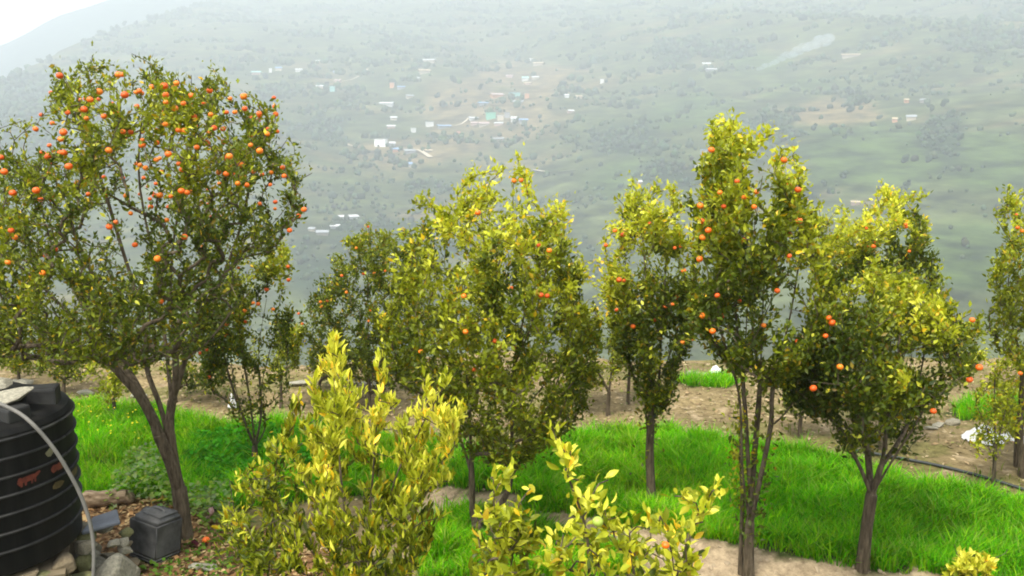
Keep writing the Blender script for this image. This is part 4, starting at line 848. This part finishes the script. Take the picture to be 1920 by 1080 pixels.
# clods on the sandy bund
def rock_bm(seed, flat=1.0, n=16):
    g_ = np.random.default_rng(seed); bm = bmesh.new()
    for v in unit(g_.normal(0, 1, (n, 3))): bm.verts.new(v * g_.uniform(.8, 1.1) * np.array([1, 1, flat]))
    r_ = bmesh.ops.convex_hull(bm, input=bm.verts[:]); bmesh.ops.delete(bm, geom=[e for e in r_['geom_interior'] if isinstance(e, bmesh.types.BMVert)], context='VERTS')
    bmesh.ops.bevel(bm, geom=bm.edges[:], offset=.07, segments=1, affect='EDGES'); return bm
M_CLOD = plain('dry clod', (.34, .27, .18), .95, .1, .25, 10, .5)
rv = []
for s in range(4):
    bm = rock_bm(300 + s, .7, 10); bmesh.ops.triangulate(bm, faces=bm.faces[:]); bm.verts.index_update()
    rv.append((np.array([v.co[:] for v in bm.verts]), np.array([[v.index for v in f.verts] for f in bm.faces]))); bm.free()
q = scatter(SAND, 900, g); VV, FF, off = [], [], 0
for i, (x, y) in enumerate(q):
    v, f = rv[i % 4]; s = g.lognormal(math.log(.014), .5); a = g.uniform(0, 6.28); c, s_ = math.cos(a), math.sin(a)
    VV.append(v @ np.array([[c, s_, 0], [-s_, c, 0], [0, 0, 1]]) * s + np.array([x, y, float(near_z(np.array([x]), np.array([y]))[0])])); FF.append(f + off); off += len(v)
o = link('dirt_clods', mesh_np('dirt_clods', np.vstack(VV), np.vstack(FF), M_CLOD)); tag(o, 'crumbled clods on the sandy earth bank', None, None, 'stuff')

# ------------------------------------------------------------------ the black water tank on its stone plinth
M_TANK = plain('black tank plastic', (.0045, .0046, .0047), .5, .12, .5, 4, .05, (.016, .0155, .014), (2.5, 2.5, .35))
M_DUST_HIGHLIGHT = plain('highlit dusty black plastic', (.017, .017, .017), .6, .25, .6, 9, .05, (.04, .04, .037))  # dust tone, lightened so the rib highlights are painted into it
TX, TY, TZ, TR = -3.24, 5.05, .42, .57
tank = bpy.data.objects.new('water_tank', None); C.objects.link(tank); tank.location = (TX, TY, TZ)
tag(tank, 'black ribbed plastic water tank with stones on its lid at the left edge', 'water tank')
prof = [(0, 0), (TR - .03, 0), (TR - .005, .02)]; H = .82
for k in range(7):
    z = .06 + k * .108
    prof += [(TR - .004, z + .012), (TR - .004, z + .082), (TR + .003, z + .086), (TR + .003, z + .098), (TR - .004, z + .102)]
prof += [(TR - .004, H), (TR - .02, H + .03), (TR - .06, H + .05), (TR - .1, H + .055), (.30, H + .085), (.28, H + .09), (.27, H + .10), (0, H + .10)]
def lathe(name, prof, mat, k=72):
    prof = np.array(prof); a = np.arange(k) * 2 * np.pi / k
    V = np.stack([prof[:, 0, None] * np.cos(a), prof[:, 0, None] * np.sin(a), np.repeat(prof[:, 1, None], k, 1)], -1).reshape(-1, 3); F = []
    for i in range(len(prof) - 1):
        j = np.arange(k); F.append(np.stack([i * k + j, i * k + (j + 1) % k, (i + 1) * k + (j + 1) % k, (i + 1) * k + j], -1))
    bm = bmesh.new(); vs = [bm.verts.new(v) for v in V]
    for f in np.vstack(F): bm.faces.new([vs[i] for i in f])
    bmesh.ops.remove_doubles(bm, verts=bm.verts[:], dist=1e-5); bmesh.ops.recalc_face_normals(bm, faces=bm.faces[:]); return bm_mesh(name, bm, mat, True)
o = link('tank_body', lathe('tank_body', prof, M_TANK), tank)
o.data.set_sharp_from_angle(angle=R(28))
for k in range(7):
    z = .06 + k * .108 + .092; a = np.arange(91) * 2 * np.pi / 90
    link('rib', tube_mesh('rib', np.stack([(TR + .005) * np.cos(a), (TR + .005) * np.sin(a), np.full(91, z)], -1), .0075, M_DUST_HIGHLIGHT, 8), tank)  # each ridge carries its highlight as a lighter dusty colour
link('lid', lathe('lid', [(0, H + .102), (.33, H + .102), (.335, H + .108), (.335, H + .120), (.31, H + .128), (0, H + .132)], M_TANK), tank)
for px, py, dep, sz in [(66, 768, TY - .30, (.17, .14, .085)), (98, 742, TY + .12, (.16, .14, .11))]:
    qx = P(px, py, dep); a = math.atan2(dep - TY, qx[0] - TX)
    bm = box_bm(sz[0], sz[1], sz[2], .015, 2); link('lifting_lug', bm_mesh('lifting_lug', bm, M_DUST_HIGHLIGHT), tank, (.43 * math.cos(a), .43 * math.sin(a), H + .04), (0, 0, a))
# prints on the wall of the tank (curved sheets just proud of it)
def print_sheet(name, shape, z_mid, ang, hgt, mat):          # shape: outline in units of hgt
    bm = bmesh.new(); ctr = bm.verts.new((0, 0, 0)); vs = []
    def put(u, v, r_=TR + .0015): t = ang + u * hgt / TR; return Vector((r_ * math.cos(t), r_ * math.sin(t), z_mid + v * hgt))
    cu = sum(s[0] for s in shape) / len(shape); cv = sum(s[1] for s in shape) / len(shape); ctr.co = put(cu, cv)
    vs = [bm.verts.new(put(*s)) for s in shape]
    for i in range(len(vs)): bm.faces.new((ctr, vs[i], vs[(i + 1) % len(vs)]))
    return link(name, bm_mesh(name, bm, mat), tank)
M_RED = plain('faded red print', (.12, .026, .015), .6, .3, .6, 25); M_OCH = plain('faded ochre print', (.085, .06, .022), .6, .3, .7, 22); M_PALE = plain('faded pale print', (.15, .14, .08), .6, .3, .5, 25)
def ang_of(px): X = (px - 960) / FPX; return None
def tang(px, py):                                              # angle on the tank wall seen at a pixel
    d = ray(px, py); f = d[:2] / d[1]; best = None
    for Yd in np.arange(TY - TR, TY + .3, .005):
        x = f[0] * Yd
        if math.hypot(x - TX, Yd - TY) <= TR: return math.atan2(Yd - TY, x - TX), CAM_Z + d[2] / d[1] * Yd - TZ
    return -.6, .5
band = lambda z: .06 + round((z - .06 - .044) / .108) * .108 + .044
a, z = tang(54, 890)
def print_pieces(name, shapes, z_mid, ang, hgt, mat):
    first = None
    for sh in shapes:
        o_ = print_sheet(name, sh, z_mid, ang, hgt, mat)
        if first is None: first = o_
        else:
            b_ = bmesh.new(); b_.from_mesh(first.data); b_.from_mesh(o_.data); b_.to_mesh(first.data); b_.free(); bpy.data.objects.remove(o_)
print_pieces('animal_print', [[(-.8, -.1), (-.3, -.16), (.3, -.12), (.62, .0), (.6, .3), (.2, .34), (-.5, .3), (-.85, .16)], [(-.84, .1), (-.8, -.15), (-.78, -.45), (-.62, -.45), (-.55, -.1)], [(-.45, -.1), (-.42, -.42), (-.28, -.42), (-.22, -.1)],
  [(.12, -.08), (.1, -.42), (.26, -.42), (.3, -.05)], [(.36, -.06), (.4, -.38), (.54, -.38), (.58, .05)], [(.55, .0), (.8, .12), (1.0, .3), (.95, .44), (.7, .42), (.5, .3)], [(-.8, .15), (-1.02, .0), (-1.0, -.2), (-.92, -.02), (-.78, .05)]], band(z), a, .07, M_RED)
for px, py, m, sh in [(92, 850, M_PALE, .6), (112, 862, M_RED, .9), (103, 878, M_RED, .6), (118, 880, M_OCH, .6), (140, 880, M_OCH, .9), (108, 905, M_OCH, .9), (138, 900, M_OCH, .8), (145, 845, M_RED, .3)]:
    a, z = tang(px, py); g2 = np.random.default_rng(int(px)); t = np.arange(9) * 2 * np.pi / 9
    print_sheet('label_print', [(sh * 1.0 * math.cos(s) * g2.uniform(.7, 1.1), .46 * math.sin(s) * g2.uniform(.7, 1.0)) for s in t], band(z), a, .062, m)
M_STONE = [plain('slate stone', (.19, .17, .12), .9, .2, .4, 9, .6, (.32, .29, .21)), plain('brown stone', (.15, .12, .075), .9, .2, .4, 8, .5), plain('pale stone', (.25, .235, .18), .9, .2, .5, 7, .5), plain('mossy stone', (.13, .13, .06), .95, .1, .4, 8, .5)]
def rock(name, loc, size, rot, mat, seed, parent=None, flat=1.0):
    bm = rock_bm(seed, flat); return link(name, bm_mesh(name, bm, mat), parent, loc, rot, size)
tag(rock('flat_stone', P(22, 742, TY - .12) , (.15, .11, .05), (.06, -.12, .3), M_STONE[2], 401, None, .8), 'flat grey stone lying in front on the lid of the black tank', 'stone', 'stones weighing down the tank lid')
tag(rock('flat_stone', P(-22, 722, TY + .02), (.14, .13, .05), (0, .05, -.2), M_STONE[2], 402, None, .8), 'pale square edged stone behind on the tank lid cut by the left edge', 'stone', 'stones weighing down the tank lid')
# dry stone plinth
pl = bpy.data.objects.new('stone_plinth', None); C.objects.link(pl); pl.location = (TX, TY, 0); tag(pl, 'rough stacked stone plinth carrying the black water tank', 'plinth')
g3 = np.random.default_rng(12)
for ring_, zz in ((.62, -.02), (.62, .09), (.61, .20), (.58, .31)):
    a = -2.9
    while a < 1.2:
        w2 = g3.uniform(.11, .2); rr = ring_ + g3.uniform(-.04, .05)
        rock('stone', (rr * math.cos(a), rr * math.sin(a), zz + .04 + g3.uniform(-.012, .012)), (w2 * .62, w2 * .75, .066 * g3.uniform(.8, 1.1)), (g3.uniform(-.1, .1), g3.uniform(-.1, .1), a + g3.uniform(-.3, .3)), M_STONE[int(g3.integers(0, 4))], int(g3.integers(1, 9999)), pl, .9)
        a += w2 * 1.05 / ring_ * 1.15
bm = box_bm(.98, .98, .4); o = link('rubble_core', bm_mesh('rubble_core', bm, M_STONE[1]), pl, (0, 0, -.03), (0, 0, .4))
for k, (a, w2) in enumerate([(-2.35, .5), (-1.75, .55), (-1.15, .45), (-.65, .35)]):
    rock('slab', (.5 * math.cos(a), .5 * math.sin(a), TZ - .032), (w2 * .5, .18, .03), (0, 0, a + 1.57), M_STONE[1 if k % 2 else 0], 500 + k, pl, .8)
# hose arching from the lid down to the ground
hp = [P(-60, 735, TY - .35), P(0, 757, TY - .52), P(50, 785, TY - .62), P(100, 840, TY - .62), P(140, 905, TY - .6), P(163, 960, TY - .6), P(174, 1010, TY - .62), P(176, 1060, TY - .66), P(172, 1110, TY - .7)]
M_HOSE = plain('grey hose', (.12, .115, .10), .55, .3, .3, 20)
tag(link('hose', tube_mesh('hose', spline(hp, 60), .0105, M_HOSE, 10)), 'grey plastic hose arching over the front of the black tank', 'hose')
# loose stones and scraps by the tank
def gz_(p): return np.array([p[0], p[1], float(near_z(np.array([p[0]]), np.array([p[1]]))[0])])
def on(px, py, dz=0): q = gz_(G(px, py)); q[2] += dz; return q
tag(rock('boulder', on(224, 1102, .10), (.165, .14, .16), (.1, .05, .5), M_STONE[2], 411), 'big grey boulder at the bottom edge in front of the plastic can', 'stone')
tag(rock('loose_stone', on(105, 1105, .07), (.09, .08, .07), (.1, .1, .2), M_STONE[2], 413), 'pale stone at the bottom edge in front of the tank plinth', 'stone')
tag(rock('flat_stone', on(380, 1068, .015), (.12, .085, .022), (.05, .1, .4), M_STONE[2], 415, None, .8), 'thin white flat stone lying on the brown litter right of the boulder', 'stone')
M_SLATE = plain('blue slate', (.14, .155, .18), .55, .4, .25, 10, .2)
bm = box_bm(.22, .17, .03, .008, 1)
for v in bm.verts: v.co.x *= 1 - .35 * (v.co.y > 0); v.co.y += .05 * (v.co.x > 0)
q = P(193, 985, 5.35); tag(link('slate_slab', bm_mesh('slate_slab', bm, M_SLATE), None, q, (.12, -.08, .25)), 'blue grey slate slab lying beside the tank on small stones', 'stone')
g4 = np.random.default_rng(31); pz = float(near_z(np.array([q[0]]), np.array([q[1]]))[0])
heap = bpy.data.objects.new('stone_heap', None); C.objects.link(heap); heap.location = (q[0], q[1], pz); tag(heap, 'small heap of stones carrying the blue grey slate slab', 'stone heap')
hh = q[2] - pz
for k in range(22):
    zz = g4.uniform(0, 1) ** 1.0; rr = .17 * (1 - .35 * zz)
    a = g4.uniform(0, 6.28); rock('stone', (rr * math.cos(a), rr * math.sin(a), zz * max(hh - .05, .03)), (g4.uniform(.04, .075), g4.uniform(.04, .07), g4.uniform(.03, .045)), (g4.uniform(-.3, .3), g4.uniform(-.3, .3), a), M_STONE[int(g4.integers(0, 4))], int(g4.integers(1, 9999)), heap)
# log
ql, qr = on(160, 952, .06), on(246, 945, .06); lp = spline([ql, (ql + qr) / 2 + np.array([0, 0, .0]), qr], 14)
M_LOG = plain('old wood', (.15, .095, .05), .9, .1, .6, 9, .9, (.38, .29, .19), (1, 4, 4))
tag(link('log', tube_mesh('log', lp + np.random.default_rng(2).normal(0, .004, lp.shape), np.linspace(.07, .055, 14) * np.random.default_rng(3).uniform(.9, 1.1, 14), M_LOG, 10)), 'weathered brown log lying at the edge of the grass behind the slate slab', 'log')
# plastic can
M_CAN = plain('grey black can plastic', (.045, .046, .047), .6, .3, .7, 6, .15, (.13, .13, .125))
can = bpy.data.objects.new('plastic_can', None); C.objects.link(can); qc = on(290, 1044); can.location = qc; can.rotation_euler = (R(-5), R(3), R(-28))
tag(can, 'dark grey plastic can with chamfered shoulders propped against the largest tree trunk', 'jerrycan')
bm = bmesh.new(); W2, D2, H2 = .128, .105, .345
def ring_at(z, sx, sy, cx=0): return [bm.verts.new((cx + sx * x, sy * y, z)) for x, y in ((-1, -1), (1, -1), (1, 1), (-1, 1))]
rs = [ring_at(0, W2 * .92, D2 * .92), ring_at(.02, W2, D2), ring_at(.05, W2, D2), ring_at(.275, W2, D2), ring_at(.32, W2 * .88, D2 * .85, .012), ring_at(H2, W2 * .6, D2 * .62, .03)]
for a, b_ in zip(rs[:-1], rs[1:]):
    for i in range(4): bm.faces.new((a[i], a[(i + 1) % 4], b_[(i + 1) % 4], b_[i]))
bm.faces.new(rs[0][::-1]); bm.faces.new(rs[-1])
fr = [f for f in bm.faces if abs(f.normal.z) < .2 and f.calc_center_median().z > .1 and f.calc_center_median().z < .2]; bm.normal_update()
fr = [f for f in bm.faces if abs(f.normal.z) < .2 and .1 < f.calc_center_median().z < .2]
r_ = bmesh.ops.inset_individual(bm, faces=fr, thickness=.026, depth=-.0025)
bmesh.ops.bevel(bm, geom=[e for e in bm.edges if e.calc_length() > .05], offset=.022, segments=3, affect='EDGES')
link('can_body', bm_mesh('can_body', bm, M_CAN, True), can)
link('handle', tube_mesh('handle', spline([(-.05, 0, .325), (-.02, 0, .347), (.05, 0, .352), (.085, 0, .335)], 14), .011, M_CAN, 8), can)
link('cap', lathe('cap', [(0, 0), (.022, 0), (.024, .004), (.024, .022), (.02, .026), (0, .026)], M_CAN, 20), can, (-.088, 0, .305), (0, R(-40), 0))
# scraps
M_PINK = plain('pink wrapper', (.62, .25, .22), .5, .3, .4, 20, 0, (.75, .55, .5)); M_PURP = plain('dark red rag', (.13, .02, .03), .8, .2, .4, 20)
def scrap(name, px, py, sx, sy, rot, mat, label, cat, lift=.02):
    g_ = np.random.default_rng(int(px)); n_ = 6; bm = bmesh.new(); vs = [[bm.verts.new((sx * (i / n_ - .5), sy * (j / 3 - .5), g_.normal(0, .008) + .02 * math.sin(i * 1.1))) for j in range(4)] for i in range(n_ + 1)]
    for i in range(n_):
        for j in range(3): bm.faces.new((vs[i][j], vs[i + 1][j], vs[i + 1][j + 1], vs[i][j + 1]))
    bmesh.ops.solidify(bm, geom=bm.faces[:], thickness=.003)
    tag(link(name, bm_mesh(name, bm, mat, True), None, on(px, py, lift), rot), label, cat)
scrap('wrapper', 392, 985, .17, .045, (.2, -1.1, -.6), M_PINK, 'crumpled pink wrapper standing in the weeds right of the largest trunk', 'wrapper', .07)
scrap('rag', 371, 1026, .12, .06, (.1, .1, .3), M_PURP, 'dark red rag on the ground at the foot of the largest tree', 'rag')
M_BANANA = plain('yellow dry leaf', (.62, .42, .1), .7, .2, .2, 20)
scrap('dry_leaf', 296, 952, .12, .03, (.2, -.6, .4), M_BANANA, 'curled yellow dry leaf standing up behind the plastic can', 'leaf', .07)
tag(link('fallen_orange', ORANGE, None, on(387, 1020, .028), (.3, .2, 0), (.027,) * 3), 'single fallen orange on the ground right of the largest trunk', 'orange')
# ------------------------------------------------------------------ things on the far terrace
pp_ = [on(x, y, .02) for x, y in [(1600, 848), (1700, 866), (1770, 880), (1840, 898), (1900, 916), (1990, 945)]]
M_PIPE = plain('black pipe', (.03, .035, .035), .5, .4, .4, 10)
tag(link('water_pipe', tube_mesh('water_pipe', spline(pp_, 40), .013, M_PIPE, 8)), 'thin black water pipe lying across the bare soil on the right', 'pipe')
M_SHEET = plain('white plastic sheet', (.6, .6, .58), .45, .4, .15, 12, .3)
def sheet(px, py, sx, sy, h, seed, label):
    n_ = 22; u = np.linspace(-1, 1, n_); U_, V_ = np.meshgrid(u, u); rr = np.hypot(U_, V_)
    q = on(px, py); X = U_ * sx * (1 - .3 * rr * rr / 2) + q[0]; Yv = V_ * sy + q[1]
    zz = near_z(X, Yv) + .008 + h * np.clip(1 - rr, 0, 1) * (.4 + 1.3 * fbm(U_ * 2.5 + seed, V_ * 2.5, seed, 3)) + .05 * fbm(U_ * 5, V_ * 5, seed + 3, 2) * np.clip(1.3 - rr, 0, 1)
    idx = np.arange(n_ * n_).reshape(n_, n_); F = np.stack([idx[:-1, :-1], idx[:-1, 1:], idx[1:, 1:], idx[1:, :-1]], -1).reshape(-1, 4)
    keepf = (rr[:-1, :-1] < .95 + .2 * fbm(U_[:-1, :-1] * 3, V_[:-1, :-1] * 3, seed)).reshape(-1)
    me = mesh_np('plastic_sheet', np.stack([X, Yv, zz], -1).reshape(-1, 3) - q, F[keepf], M_SHEET, None, True)
    tag(link('plastic_sheet', me, None, q), label, 'plastic sheet', 'white plastic sheets on the terrace')
sheet(1842, 826, .22, .16, .16, 1, 'crumpled white plastic sheet heaped behind the small yellow tree')
sheet(1912, 826, .2, .15, .12, 4, 'crumpled white plastic sheet at the right edge of the view')
sheet(1342, 699, .1, .06, .07, 7, 'small white sheet far off between the narrow and tallest trees')
sheet(436, 765, .06, .06, .14, 9, 'small white scrap of sheet behind the many stemmed tree')
# pale stones along the terrace edge
g5 = np.random.default_rng(77)
for k, (px, py, s) in enumerate([(1300, 704, .16), (1322, 706, .12), (690, 724, .16), (655, 720, .14), (560, 722, .15), (265, 745, .14), (210, 742, .1), (160, 738, .12), (40, 722, .2), (1790, 795, .14), (1765, 800, .1), (1745, 806, .09)]):
    where = ['beside the far sheet near the narrow tree', 'touching the small white sheet far off', 'right of a pair under the dark rounded tree', 'left of a pair under the rounded tree', 'before the valley left of the dark rounded tree', 'under the largest tree nearest its trunk', 'second from the trunk under the largest tree', 'behind the rim of the black tank', 'behind the tank lid at the left edge', 'nearest the white sheets on the right', 'in the middle of three by the vase tree', 'closest to the vase shaped tree crown'][k]
    tag(rock('terrace_stone', on(px, py, s * .12), (s, s * .6, s * .32), (0, 0, g5.uniform(-.4, .4)), M_STONE[2 if k % 3 else 0], 700 + k), 'pale flat stone on the far terrace ' + where, 'stone', 'pale stones along the far terrace')

# ------------------------------------------------------------------ haze
bm = bmesh.new(); bmesh.ops.create_cube(bm, size=1)
x0, x1, y0, y1, z0, z1 = -2050, 1650, -60, 2620, -360, 470
zmin = min(float(gz.min()), float(mz.min()), -192) - 1.0; zmax = max(float(mz.max()), float(V2[:, 2].max())) + 15
for v in bm.verts: v.co = Vector((x0 if v.co.x < 0 else x1, y0 if v.co.y < 0 else y1, zmin if v.co.z < 0 else zmax))
me = bpy.data.meshes.new('haze'); bm.to_mesh(me); bm.free()
mh = bpy.data.materials.new('haze'); mh.use_nodes = True; n = mh.node_tree.nodes; n.clear()
pv = n.new('ShaderNodeVolumePrincipled'); pv.inputs['Color'].default_value = (.87, .945, 1, 1); pv.inputs['Density'].default_value = HAZE_DENSITY; pv.inputs['Anisotropy'].default_value = .2
mh.node_tree.links.new(pv.outputs[0], n.new('ShaderNodeOutputMaterial').inputs['Volume']); me.materials.append(mh)
o = link('haze', me); tag(o, kind='stuff')
